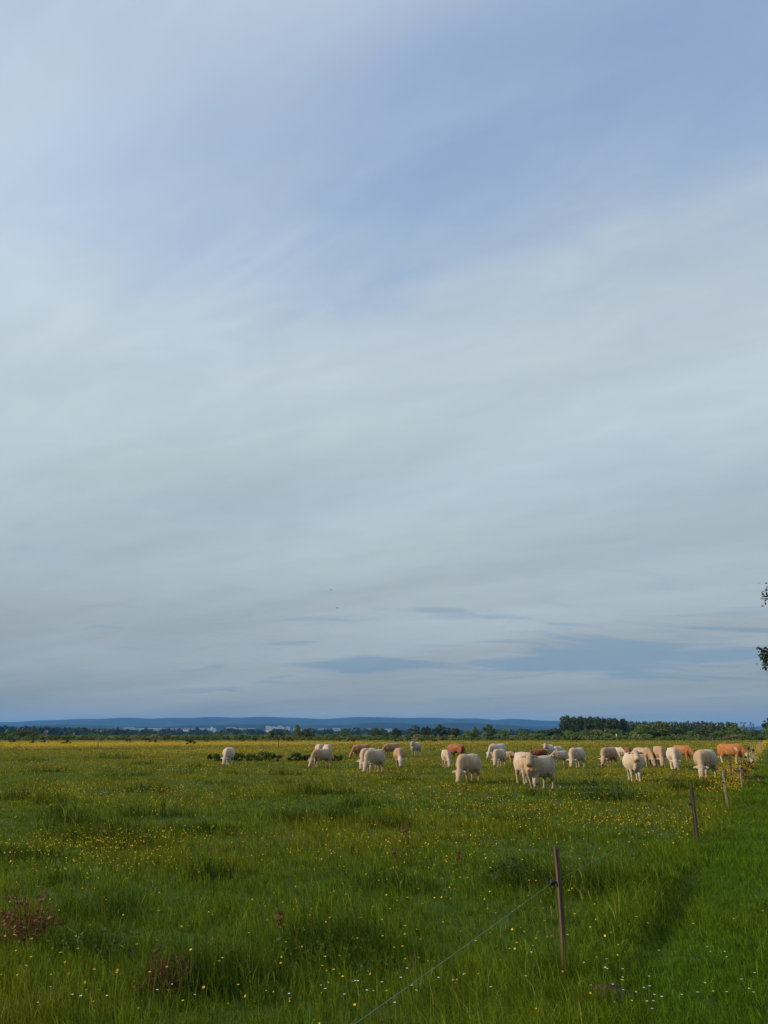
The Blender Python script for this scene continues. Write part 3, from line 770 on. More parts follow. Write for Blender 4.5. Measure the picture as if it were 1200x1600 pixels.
def build_fence():
    red = wood_mat('reddish_split_wood', (.11, .064, .044)); grey = wood_mat('weathered_dark_wood', (.065, .052, .042)); pale = wood_mat('pale_dry_wood', (.25, .20, .15))
    P = [(1.715, 8.28, 1.14, .028, red, .82, 'reddish split wooden fence post nearest the camera with black insulator'),
         (6.78, 18.0, 1.13, .042, grey, .76, 'dark weathered fence post, second from the camera'),
         (10.5, 25.05, 1.15, .028, pale, .78, 'pale thin fence stake, third from the camera'),
         (15.55, 35.3, .88, .035, pale, .7, 'short pale fence stake beside the brown weeds'),
         (16.1, 38.2, .62, .034, grey, None, 'stubby grey stake left of the short pale stake by the brown weeds'),
         (17.4, 40.6, 1.15, .045, red, .75, 'dark brown stake just below the head of the orange and white cow'),
         (24.4, 54.0, 1.32, .045, pale, .78, 'tall thin stake right of the orange and white cow'),
         (29.9, 65.0, 1.4, .05, pale, .78, 'pale stake in the far fence line, second right of the orange and white cow'),
         (35.2, 76.9, 1.4, .06, pale, .78, 'pale stake in the far fence line, third right of the orange and white cow'),
         (43.3, 92.5, 1.3, .075, pale, .78, 'whitish stake in the far fence line near the right edge'),
         (50.0, 106.5, 1.3, .075, pale, .78, 'last whitish stake of the fence line at the right edge')]
    for i, (x, y, h, r, m, ins, lab) in enumerate(P):
        o = split_post('fence_post', x, y, h, r, m, 31 + i, (0, 0) if i == 0 else (random.uniform(-.02, .02), random.uniform(-.02, .02)), ins)
        tag(o, lab, 'fence post', 'posts of the electric fence')
    # one wire along the insulators
    pts = []
    W = [(-3.2, -1.6, .78)] + [(x - r - .03, y, tz(x, y) + ins) for x, y, h, r, m, ins, l in P if ins]
    for (a, b) in zip(W[:-1], W[1:]):
        L = math.dist(a[:2], b[:2])
        for k in range(10):
            t = k / 10; pts.append((a[0] + (b[0] - a[0]) * t, a[1] + (b[1] - a[1]) * t, a[2] + (b[2] - a[2]) * t - .05 * 4 * t * (1 - t) * min(1, L / 10)))
    pts.append(W[-1]); b = MB(); b.tube(pts, [.0020 if p[1] < 8 else .0015 for p in pts], 5)
    tag(b.build('fence_wire', M_rope, None, True), 'pale thin electric fence wire strung along the posts', 'fence wire')
    # stakes of the fence on the far side and lone stakes in the pasture
    FAR = [(892, 262, 1.25, pale, 'thin pale far stake left of a cream grazing cow'), (918, 262, 1.25, pale, 'thin pale far stake right of the grazing cream cow'), (938, 262, 1.3, pale, 'thin far stake above the tan grazing cow'),
           (1096, 150, 1.25, pale, 'thin pale far stake above the big cream cow on the right'), (1112, 215, 1.3, pale, 'thin far stake between the big cream and the orange cow'), (1126, 215, 1.3, grey, 'dark thin far stake left of the orange and white cow'),
           (436, 122, 1.45, grey, 'lone dark stake in the pasture above the left bushes'), (155, 118, 1.15, pale, 'lone tan stake in the open pasture at the left'), (829, 71, 1.25, grey, 'dark stake beside the dark brown cow')]
    for i, (px, d, h, m, lab) in enumerate(FAR):
        o = split_post('stake', px_at(px, d), d, h, .05 if d < 200 else .07, m, 70 + i, (random.uniform(-.03, .03), 0)); tag(o, lab, 'stake', 'lone and far stakes')
    wm = plain('white_marker', (.8, .8, .78), .6, .05); d = 262; x = px_at(963, d); o = empty('marker_pole', (x, d, tz(x, d)))
    b = MB(); b.tube([(0, 0, -.3), (0, 0, 2.0)], [.05, .05], 8); b.build('pole', pale, o); b = MB(); b.tube([(0, 0, 1.6), (0, 0, 2.25)], [.16, .16], 8); b.build('head', wm, o)
    tag(o, 'slim pole with a white head by the far scrub', 'marker pole')


build_fence()


# ------------------------------------------------------------------ weeds, bushes and bare soil in the meadow
def leaf_clump(name, x, y, w, h, n, size, col, label, cat, group=None, seed=1, stalks=0, mat=None):
    o = empty(name, (x, y, tz(x, y)))
    me = crown_mesh('foliage', seed, w, h, 0.0, max(8, n // 26), 26, size, 'shrub', mat or M_leaf, .42)
    c = bpy.data.objects.new('foliage', me); COL.objects.link(c); c.parent = o; c.color = (*col, 1)
    if stalks:
        g = random.Random(seed); b = MB()
        for i in range(stalks):
            a = g.uniform(0, 6.28); r = g.uniform(0, w * .4); p = Vector((r * math.cos(a), r * math.sin(a), -.03)); q = p + Vector((g.uniform(-.12, .12), g.uniform(-.12, .12), h * g.uniform(.9, 1.25)))
            b.tube([p, p.lerp(q, .5) + Vector((g.uniform(-.02, .02), 0, 0)), q], [.005, .004, .002], 4)
        st_ = b.build('stalks', mat or M_dead, o); st_.color = (*col, 1)
    tag(o, label, cat, group); return o


def seed_stalk(x, y, h, label, seed):
    g = random.Random(seed); o = empty('dead_stalk', (x, y, tz(x, y))); b = MB(); top = Vector((g.uniform(-.05, .05), 0, h)); b.tube([(0, 0, -.05), top * .5 + Vector((.02, 0, 0)), top], [.006, .005, .003], 5); b.build('stem', M_dead, o)
    V = []; Fc = []
    for i in range(60):
        t = g.uniform(.72, 1.03); c = top * t + Vector((g.gauss(0, .018), g.gauss(0, .018), 0)); a = Vector((g.gauss(0, 1), g.gauss(0, 1), g.gauss(0, 1))).normalized(); u = a.orthogonal().normalized(); s = .016; k = len(V)
        V += [c - a * s, c + u * s * .6, c + a * s, c - u * s * .6]; Fc.append((k, k + 1, k + 2, k + 3))
    mesh_obj('seed_head', V, Fc, M_deadl, o); tag(o, label, 'dead stalk', 'dead stalks in the meadow')


def build_weeds():
    dk = (.036, .066, .012); sg = (.052, .094, .014)
    leaf_clump('dead_dock', -3.95, 9.35, .75, .42, 900, .035, (1, 1, 1), 'rust brown clump of dead dock at the left edge', 'dead weed', None, 301, 34, M_deadl)
    leaf_clump('dead_dock', -1.95, 7.75, .55, .30, 360, .03, (1, 1, 1), 'dark brown patch of dead stalks low at the left bottom', 'dead weed', None, 302, 50, M_dead)
    leaf_clump('dark_bush', 2.0, 12.7, .95, .36, 900, .04, dk, 'dark leafy bush left of the nearest fence post', 'bush', None, 303, 20, M_leaf)
    leaf_clump('leafy_weed', -.55, 8.6, 1.25, .26, 700, .036, sg, 'grey green nettle like weeds in the foreground middle', 'weed', None, 304)
    leaf_clump('leafy_weed', -2.9, 8.75, .8, .24, 450, .034, (.05, .09, .014), 'low dark green weeds between the two dead dock clumps', 'weed', None, 305)
    leaf_clump('leafy_weed', 7.9, 28.4, 2.4, .5, 700, .07, (.045, .07, .02), 'mound of rank weeds in front of the brown eared white cow', 'weed', None, 306)
    for i, (px, d, w, h, lab) in enumerate(((378, 67, 1.6, .62, 'dark bush right beside the leftmost white cow'), (402, 67.5, 2.1, .66, 'dark bush in the middle of the left bush row'), (428, 67, 1.7, .62, 'dark bush at the right end of the left bush row'),
                                            (465, 68, 1.4, .72, 'dark bush left of the tan grazing cow and its white neighbours'), (481, 68.5, 1.3, .82, 'taller dark bush touching the tan grazing cow'), (526, 68, 1.0, .45, 'small dark bush right of the two white cows'),
                                            (340, 67, 1.5, .5, 'low green bush left of the leftmost white cow'))):
        leaf_clump('pasture_bush', px_at(px, d), d, w, h, 520, .15, dk, lab, 'bush', 'dark bushes among the left cattle', 310 + i)
    for i, (px, d) in enumerate(((50, 190), (70, 205), (105, 180), (200, 215), (232, 220), (245, 200), (325, 215), (378, 230), (398, 235), (452, 240), (530, 250), (548, 245), (628, 245), (640, 238), (655, 250), (680, 250), (300, 170), (20, 210), (620, 230))):
        leaf_clump('pasture_weed', px_at(px, d), d, random.uniform(1.4, 3.2), random.uniform(.6, 1.2), 130, .32, random.choice((dk, (.06, .045, .025), (.035, .045, .02))), 'small dark weed clump dotted over the far pasture', 'weed', 'weed clumps over the far pasture', 330 + i)
    leaf_clump('brown_weed', 17.0, 38.0, 1.5, 1.05, 420, .09, (1, 1, 1), 'brown dry weeds among the stakes below the orange and white cow', 'weed', None, 361, 40, M_dead)
    leaf_clump('stake_sapling', 24.3, 53.6, .75, 1.7, 260, .12, dk, 'small dark sapling at the tall stake right of the orange and white cow', 'sapling', None, 362, 6)
    for i, (x, y, h, lab) in enumerate(((.32, 15.1, .62, 'tall dead stalk with dark seed head in the middle of the meadow'), (.40, 15.4, .5, 'shorter dead stalk beside the tall dark seed head'), (.2, 13.0, .45, 'small brown dead stalk below the tall dark seed head'), (1.15, 12.9, .42, 'brown dead stalk left of the dark leafy bush'),
                                       (-1.1, 8.9, .42, 'dead stalk standing in the foreground weeds'))): seed_stalk(x, y, h, lab, 380 + i)
    # a heap of bare soil at the verge
    g = np.random.default_rng(5); V = []; Fc = []; n = 26; rg = 10; x0, y0 = 2.0, 7.72
    V.append((0, 0, .07))
    for i in range(1, rg + 1):
        for k in range(n):
            a = 6.283 * k / n; t = i / rg; V.append((math.cos(a) * .2 * t * g.uniform(.85, 1.15), math.sin(a) * .16 * t * g.uniform(.85, 1.15), .07 * (1 - t ** 1.5) + g.uniform(-.02, .02) - .02 * t))
    for k in range(n): Fc.append((0, 1 + k, 1 + (k + 1) % n))
    for i in range(rg - 1):
        for k in range(n): a = 1 + i * n + k; b = 1 + i * n + (k + 1) % n; Fc.append((a, a + n, b + n, b))
    o = mesh_obj('molehill', V, Fc, M_soil, None, False); o.location = (x0, y0, tz(x0, y0) + .03); tag(o, 'small brown heap of bare soil in the grass at bottom right', 'molehill')


build_weeds()


def build_single_flowers():
    """the nearest buttercups and daisies, one object each; they share their mesh"""
    def proto(seed, r, petals, mat):
        o = flower_patch('wild_flower', seed, 1, .01, 1.0, r, mat, True, petals); return o.data
    by = [proto(500 + i, .0155, 5, M_petal_y) for i in range(4)]; bw = [proto(510 + i, .013, 6, M_petal_w) for i in range(4)]
    g = random.Random(12)

    def put(name, me, x, y, h, label, cat, grp):
        o = bpy.data.objects.new(name, g.choice(me)); COL.objects.link(o); o.location = (x, y, tz(x, y)); o.rotation_euler = (0, 0, g.uniform(0, 6.28)); o.scale = (1, 1, h); tag(o, label, cat, grp)
    for i in range(130):
        c = g.choice(((-1.2, 7.6, .9, .5), (-3.2, 8.2, .6, .5), (.6, 9.4, 1.2, .8), (1.6, 8.8, .9, 1.0), (1.2, 10.6, 1.2, 1.0), (2.2, 9.6, .5, .8), (-.6, 10.0, 1.5, .9), (.3, 7.7, .8, .4), (1.6, 11.8, .9, .6)))
        put('buttercup', by, g.gauss(c[0], c[2]), max(6.9, g.gauss(c[1], c[3])), g.uniform(.24, .38), 'small yellow buttercup flower standing in the near meadow grass', 'flower', 'near buttercups')
    for i in range(70):
        c = g.choice(((2.05, 7.2, .25, .18), (2.4, 7.5, .3, .25), (-.2, 7.0, .35, .15), (.2, 7.3, .4, .3), (-2.5, 7.0, .4, .12), (2.0, 7.7, .4, .3), (3.0, 8.0, .5, .6)))
        x, y = g.gauss(c[0], c[2]), max(6.75, g.gauss(c[1], c[3]))
        put('daisy', bw, x, y, g.uniform(.12, .18) if fence_s(x, y) > .5 else g.uniform(.26, .36), 'small white daisy flower in the near grass', 'flower', 'near daisies')


build_single_flowers()


# ------------------------------------------------------------------ tree at the right edge, its twigs reaching into view
def build_edge_tree():
    g = np.random.default_rng(77); x0, y0 = 16.9, 25.0; o = empty('edge_tree', (x0, y0, tz(x0, y0)))
    b = MB(); b.tube([(0, 0, -.3), (.05, .02, 1.5), (-.05, .05, 3.2), (.05, 0, 5.0), (0, 0, 7.4)], [.22, .19, .15, .1, .03], 9)
    tips = []
    for i in range(16):
        z = 2.4 + i * .32; a = i * 2.4; L = 2.8 - abs(z - 4.8) * .35; e = Vector((math.cos(a) * L, math.sin(a) * L, z + .9)); b.tube([(0, 0, z), tuple(e * .5 + Vector((0, 0, z * .5 - .05))), tuple(e)], [.06, .04, .012], 6); tips.append(e)
    for e in (Vector((-4.72, 0, 4.75)), Vector((-4.66, .3, 4.35)), Vector((-4.45, .2, 6.5)), Vector((-4.3, -.2, 6.9))):
        s = Vector((0, 0, e.z - 1.3)); m1 = s.lerp(e, .5) + Vector((0, 0, .25)); b.tube([s, m1, s.lerp(e, .8) + Vector((0, 0, .15)), e], [.06, .04, .026, .014], 6)
    b.build('trunk', M_bark, o, True)
    V = []; Fc = []

    def spray(c, n, r, s0=.055):
        for k in range(n):
            d = g.normal(0, r, 3); p = np.array(c) + d; nn = g.normal(0, 1, 3); nn[2] += .6; nn /= np.linalg.norm(nn); a = np.cross(nn, g.normal(0, 1, 3)); a /= np.linalg.norm(a); q = np.cross(nn, a); s = s0 * g.uniform(.7, 1.3); i = len(V)
            V.extend([tuple(p - a * s), tuple(p - a * s * .2 + q * s * .62), tuple(p + a * s), tuple(p - a * s * .2 - q * s * .62)]); Fc.append((i, i + 1, i + 2, i + 3))
    for e in tips:
        for t in (.55, .75, .9, 1.0):
            spray(e * t + Vector((0, 0, e.z * (1 - t) * .7)), 60, .26)
    for c, n, r in (((-4.66, 0, 4.80), 40, .08), ((-4.56, .1, 4.62), 60, .11), ((-4.5, .3, 4.42), 60, .11), ((-4.4, .1, 4.25), 50, .10), ((-4.3, 0, 4.6), 90, .16), ((-4.1, .1, 4.5), 50, .2), ((-3.6, .1, 4.5), 60, .25),
                    ((-4.42, .2, 6.3), 5, .04), ((-4.28, .2, 6.55), 8, .07), ((-4.2, .1, 6.8), 10, .10), ((-3.9, 0, 6.6), 50, .25), ((-3.3, 0, 6.5), 60, .3)): spray(c, n, r)
    c = mesh_obj('crown', V, Fc, M_leaf, o); c.color = (.03, .05, .02, 1)
    tag(o, 'leafy tree at the right edge with only twig tips in view', 'tree')


build_edge_tree()


# ------------------------------------------------------------------ cattle
def coat_mat():
    m, nt = new_mat('cattle_coat')
    a = nd(nt, 'ShaderNodeAttribute', attribute_name='coat').outputs['Color']
    tc = nd(nt, 'ShaderNodeTexCoord').outputs['Object']
    n1 = noise(nt, tc, 3.2, 5, .6); n2 = noise(nt, tc, 40, 3, .6)
    f = ramp(nt, n1, [(.3, .74), (.65, 1.10)])
    c = mixc(nt, 1.0, a, f, 'MULTIPLY')
    n3 = noise(nt, tc, 9, 6, .7, .4)
    c = mixc(nt, ramp(nt, n3, [(.52, 0), (.70, .6)]), c, mixc(nt, 1.0, a, (.62, .50, .38), 'MULTIPLY'))
    n2 = mth(nt, 'ADD', mth(nt, 'ADD', mth(nt, 'MULTIPLY', n2, .3), n3), mth(nt, 'MULTIPLY', noise(nt, tc, 4.5, 2, .5), 1.6))
    p = nd(nt, 'ShaderNodeBsdfPrincipled', i_Base_Color=c, i_Roughness=.8); p.inputs['Specular IOR Level'].default_value = .15
    p.inputs['Sheen Weight'].default_value = .15
    b = nd(nt, 'ShaderNodeBump', i_Height=n2, i_Strength=.6, i_Distance=.035); nt.links.new(b.outputs[0], p.inputs['Normal'])
    out(nt, p.outputs[0]); return m


M_coat = coat_mat()
COATS = {'cream': (.43, .335, .24), 'white': (.53, .46, .385), 'ivory': (.475, .39, .30), 'tan': (.36, .225, .125), 'buff': (.395, .28, .18), 'orange': (.36, .145, .045), 'ginger': (.32, .165, .07), 'brown': (.20, .055, .026), 'grey': (.36, .33, .285)}


def cow_geometry(mode, yaw, step, bulk=1.0, udder=True, turn=0.0):
    """closed shells in metres for a 1.40 m animal, head towards +x. Returns builder and landmarks"""
    b = MB()
    # x, top line, bottom line, half width, squareness of the section
    T = [(-.87, 1.20, 1.08, .06, 2.2), (-.84, 1.27, .98, .13, 2.4), (-.76, 1.33, .86, .20, 2.6), (-.62, 1.365, .80, .255, 2.6), (-.46, 1.375, .74, .285, 2.5), (-.28, 1.365, .665, .315, 2.3),
         (-.08, 1.355, .60, .36, 2.15), (.14, 1.35, .565, .375, 2.1), (.32, 1.36, .575, .35, 2.1), (.46, 1.375, .60, .305, 2.1), (.58, 1.365, .63, .26, 2.1), (.69, 1.32, .67, .215, 2.1), (.78, 1.24, .74, .16, 2.0), (.83, 1.12, .86, .08, 2.0)]
    for a_, c_ in ((0, 14),):
        n_ = 20; b0_ = len(b.v)
        for (x, zt, zb, w, pw) in T:
            zc = zb + (zt - zb) * .52
            for q in range(n_):
                an = 2 * math.pi * q / n_; cs, sn = math.cos(an), math.sin(an)
                cs = math.copysign(abs(cs) ** (2 / pw), cs); sn = math.copysign(abs(sn) ** (2 / pw), sn)
                b.v.append((x, w * bulk * 1.15 * cs, zc + sn * ((zt - zc) if sn > 0 else (zc - zb))))
        for i_ in range(len(T) - 1):
            for q in range(n_): p0 = b0_ + i_ * n_ + q; p1 = b0_ + i_ * n_ + (q + 1) % n_; b.f.append((p0, p1, p1 + n_, p0 + n_))
        b.f.append(tuple(b0_ + q for q in range(n_))[::-1]); b.f.append(tuple(b0_ + (len(T) - 1) * n_ + q for q in range(n_)))
    b.tube([(.24, 0, 1.26), (.45, 0, 1.295), (.64, 0, 1.24)], [.08, .12, .09], 10, (0, 1, 0), [.08, .095, .09])          # withers
    for s in (-1, 1):
        b.tube([(-.36, s * .17, 1.27), (-.46, s * .235, 1.285), (-.56, s * .20, 1.27)], [.055, .072, .055], 8, (0, 1, 0))     # hip bones
        b.tube([(-.72, s * .09, 1.24), (-.84, s * .11, 1.20)], [.07, .055], 8, (0, 1, 0))                                   # pin bones
        b.tube([(-.50, s * .19, 1.12), (-.60, s * .215, .95), (-.62, s * .205, .78), (-.60, s * .19, .66)], [.12, .125, .11, .08], 10, (0, 1, 0), [.2, .23, .2, .13])   # thigh
        b.tube([(.40, s * .18, 1.20), (.50, s * .225, 1.03), (.58, s * .215, .88), (.56, s * .19, .74)], [.07, .10, .11, .08], 10, (0, 1, 0), [.10, .15, .15, .11])     # shoulder
    b.tube([(.52, 0, .74), (.68, 0, .70), (.80, 0, .78), (.84, 0, .90)], [.10, .105, .085, .05], 10, (0, 1, 0), [.15, .14, .12, .08])               # brisket
    if mode == 'graze':
        N = [(.46, 1.06, .22, .33), (.68, .99, .19, .31), (.87, .86, .155, .255), (1.01, .755, .122, .185), (1.10, .66, .105, .135)]; hd = Vector((.46, 0, -.88))
    elif mode == 'low':
        N = [(.46, 1.08, .22, .33), (.67, 1.07, .185, .30), (.86, 1.03, .15, .24), (1.01, .99, .122, .17), (1.10, .96, .105, .13)]; hd = Vector((.66, 0, -.75))
    else:
        N = [(.46, 1.07, .22, .34), (.65, 1.14, .19, .30), (.80, 1.23, .16, .24), (.92, 1.32, .125, .17), (1.0, 1.39, .105, .13)]; hd = Vector((.78, 0, -.62))
    hd.normalize(); wts = (0, .25, .6, .9, 1.0); piv = Vector((.52, 0, 0))
    pts = []; sides = []
    for (x, z, a, h), w in zip(N, wts):
        M = Matrix.Rotation(yaw * w, 3, 'Z'); pts.append(M @ (Vector((x, 0, z)) - piv) + piv); sides.append(M @ Vector((0, 1, 0)))
    h0 = len(b.v)
    b.tube(pts, [q[2] for q in N], 14, sides, [q[3] for q in N], 2.1)
    M = Matrix.Rotation(yaw + turn, 3, 'Z'); hv = M @ hd; sv = M @ Vector((0, 1, 0)); P = pts[-1]; up = hv.cross(sv).normalized()
    if up.dot(M @ Vector((-hd.z * -1, 0, 0)) + Vector((0, 0, 1))) < 0: pass
    Hh = [(-.085, .11, .085), (-.03, .142, .135), (.08, .152, .158), (.18, .148, .154), (.28, .122, .138), (.38, .106, .118), (.46, .116, .112), (.52, .11, .096), (.55, .068, .055)]
    b.tube([P + hv * t for t, a, c in Hh], [a for t, a, c in Hh], 14, sv, [c for t, a, c in Hh], 2.3)
    fwd_up = -(up) if up.z * 0 + up.dot(Vector((0, 0, 1))) < 0 and mode != 'graze' else up
    # brow side of the head: away from the throat
    brow = (Vector((0, 0, 1)) - hv * hv.z); brow = brow.normalized()
    if mode == 'graze': brow = (M @ Vector((1, 0, .3))); brow = (brow - hv * brow.dot(hv)).normalized()
    ears = []
    for s in (-1, 1):
        e0 = P + hv * .02 + sv * (s * .09); e1 = e0 + sv * (s * .10) - hv * .005 - brow * .01; e2 = e0 + sv * (s * .25) + Vector((0, 0, -.03))
        b.tube([e0, e0.lerp(e1, .6), e1, e2.lerp(e1, .4), e2], [.045, .055, .07, .06, .02], 8, hv, [.03, .03, .03, .028, .018]); ears.append(e2)
    h1 = len(b.v)
    # legs
    for s in (-1, 1):
        f = step[0] * s; y = s * .165
        b.tube([(.50, y * .9, 1.02), (.53, y, .82), (.50 + f * .25, y, .66), (.51 + f * .6, y, .52), (.53 + f * .9, y * .97, .41), (.52 + f, y * .95, .30), (.51 + f * 1.1, y * .95, .15), (.525 + f * 1.15, y * .95, .09), (.55 + f * 1.15, y * .95, .045), (.56 + f * 1.15, y * .95, -.02)],
               [.10, .12, .10, .078, .066, .052, .047, .055, .06, .064], 10, (0, 1, 0), [.17, .19, .13, .095, .07, .055, .052, .06, .072, .078])
        f = step[1] * s; y = s * .175
        b.tube([(-.52, y * .9, 1.08), (-.50, y, .88), (-.50 + f * .2, y * 1.05, .74), (-.60 + f * .5, y * 1.02, .60), (-.70 + f * .8, y, .48), (-.69 + f * .9, y * .97, .34), (-.665 + f, y * .95, .16), (-.65 + f * 1.05, y * .95, .09), (-.625 + f * 1.05, y * .95, .045), (-.615 + f * 1.05, y * .95, -.02)],
               [.13, .15, .135, .095, .062, .05, .047, .055, .06, .064], 10, (0, 1, 0), [.24, .27, .21, .135, .085, .06, .055, .06, .072, .078])
    b.tube([(-.80, 0, 1.27), (-.885, 0, 1.20), (-.92, .005, .95), (-.90, .012, .70), (-.905, .015, .56), (-.90, .015, .42), (-.90, .015, .34)], [.045, .04, .032, .03, .042, .048, .02], 8, (0, 1, 0))
    if udder: b.tube([(-.22, 0, .66), (-.34, 0, .60), (-.46, 0, .60), (-.54, 0, .68)], [.08, .13, .13, .07], 10, (0, 1, 0), [.06, .10, .10, .07])
    b.v = [(q[0], q[1], q[2] - .09 if h0 <= i < h1 or q[2] >= .6 else q[2] * .85) for i, q in enumerate(b.v)]   # short legged beef build
    P = P - Vector((0, 0, .09)); ears = [e - Vector((0, 0, .09)) for e in ears]
    eyes = [P + hv * .16 + sv * (s * .128) + brow * .075 for s in (-1, 1)]
    horns = [(P + sv * (s * .07) - hv * .02, s) for s in (-1, 1)]
    return b, dict(P=P, Q=P + hv * .515, hv=hv, sv=sv, brow=brow, eyes=eyes, ears=ears, horns=horns)


def make_cow(name, mode, yaw, step, coat, seed, bulk=1.0, udder=True, face=None, patches=False, turn=0.0, eyes=False, horns=False, young=False, dark_ear=False):
    b, lm = cow_geometry(mode, R(yaw), step, bulk, udder, R(turn))
    me0 = bpy.data.meshes.new('shell'); me0.from_pydata(b.v, [], b.f); me0.update()
    bm = bmesh.new(); bm.from_mesh(me0); bmesh.ops.recalc_face_normals(bm, faces=bm.faces); bm.to_mesh(me0); bm.free()
    tmp = bpy.data.objects.new('shell', me0); COL.objects.link(tmp)
    r = tmp.modifiers.new('r', 'REMESH'); r.mode = 'VOXEL'; r.voxel_size = .023; r.use_smooth_shade = True
    s = tmp.modifiers.new('s', 'SMOOTH'); s.factor = .5; s.iterations = 2
    dg = bpy.context.evaluated_depsgraph_get(); me = bpy.data.meshes.new_from_object(tmp.evaluated_get(dg)); bpy.data.objects.remove(tmp); bpy.data.meshes.remove(me0)
    me.name = 'body'; me.materials.clear(); me.materials.append(M_coat); me.polygons.foreach_set('use_smooth', [True] * len(me.polygons))
    n = len(me.vertices); co = np.empty(n * 3); me.vertices.foreach_get('co', co); co = co.reshape(-1, 3)
    base = np.array(COATS[coat]); c = np.tile(base, (n, 1)); g = np.random.default_rng(seed)
    x, y, z = co.T; nz = np.sin(x * 5 + seed) * np.sin(z * 6 + seed * 2) + np.sin(y * 9 + x * 3 + seed * 3) * .6

    def blend(mask, col):
        nonlocal c
        mk = np.clip(mask, 0, 1)[:, None]; c = c * (1 - mk) + np.array(col) * mk
    dQ = np.linalg.norm(co - np.array(lm['Q']), axis=1); dP = np.linalg.norm(co - np.array(lm['P']), axis=1)
    if patches:
        blend(sstep(.55, .35, z) * .95, (.48, .42, .34)); nz2 = np.sin(x * 3.1 + 1.3 + 1.2 * np.sin(z * 5 + y * 4)) + np.sin(z * 4.3 - x * 2.2 + .8 * np.sin(x * 9)) + .35 * np.sin(x * 17 + z * 13)
        blend(sstep(1.15, 1.35, nz2) * sstep(.1, .45, np.abs(x - .1)), (.48, .42, .34))
    head = np.minimum(np.linalg.norm(co - np.array(lm['P'] + lm['hv'] * .12), axis=1), np.minimum(dQ, dP))
    if face: blend(sstep(.26, .17, head), COATS[face])
    elif coat in ('cream', 'white', 'ivory', 'buff', 'tan'):
        blend(sstep(.32, .2, head) * .4, (.52, .43, .32))
        nk = (x > .55) & (z > .5); blend(sstep(.25, .7, x) * sstep(.4, .7, z) * .65, base * np.array((.86, .70, .50)))       # curly warmer coat on the neck
    if coat not in ('orange', 'brown', 'ginger'): blend(sstep(.6, .1, z) * .55, base * np.array((.62, .52, .42))); blend(sstep(-.6, -.85, x) * sstep(1.15, .7, z) * .5, base * np.array((.6, .5, .38)))   # muddied lower legs
    blend(sstep(.12, .075, dQ) * .9, (.34, .215, .165)); blend(sstep(.055, .03, np.linalg.norm(co - np.array(lm['Q'] + lm['hv'] * .02), axis=1)) * .5, (.20, .12, .10))
    for e in lm['eyes']: blend(sstep(.06, .03, np.linalg.norm(co - np.array(e), axis=1)) * .85, (.08, .05, .04))
    if dark_ear:
        for e in lm['ears']: blend(sstep(.17, .1, np.linalg.norm(co - np.array(e), axis=1)), (.20, .075, .035))
    blend((z < .055) * .9, (.07, .055, .045))
    at = me.color_attributes.new('coat', 'FLOAT_COLOR', 'POINT'); at.data.foreach_set('color', np.concatenate([c, np.ones((n, 1))], 1).astype(np.float32).ravel())
    o = empty(name, (0, 0, 0)); body = bpy.data.objects.new('body', me); COL.objects.link(body); body.parent = o
    if eyes:
        for e in lm['eyes']:
            q = MB(); d = (Vector(e) - (lm['P'] + lm['hv'] * .16)).normalized() * .004
            q.tube([Vector(e) - lm['hv'] * .028, Vector(e) - lm['hv'] * .014 + d, Vector(e) + d, Vector(e) + lm['hv'] * .014 + d, Vector(e) + lm['hv'] * .028], [.004, .02, .025, .02, .004], 8); q.build('eye', M_eye, o, True)
    if horns:
        for h, s in lm['horns']:
            q = MB(); sv = lm['sv'] * s; q.tube([h, h + sv * .08 - lm['hv'] * .03, h + sv * .15 - lm['hv'] * .05 + lm['brow'] * .04, h + sv * .18 - lm['hv'] * .09 + lm['brow'] * .09], [.034, .03, .021, .006], 8); q.build('horn', M_horn, o, True)
    return o, co


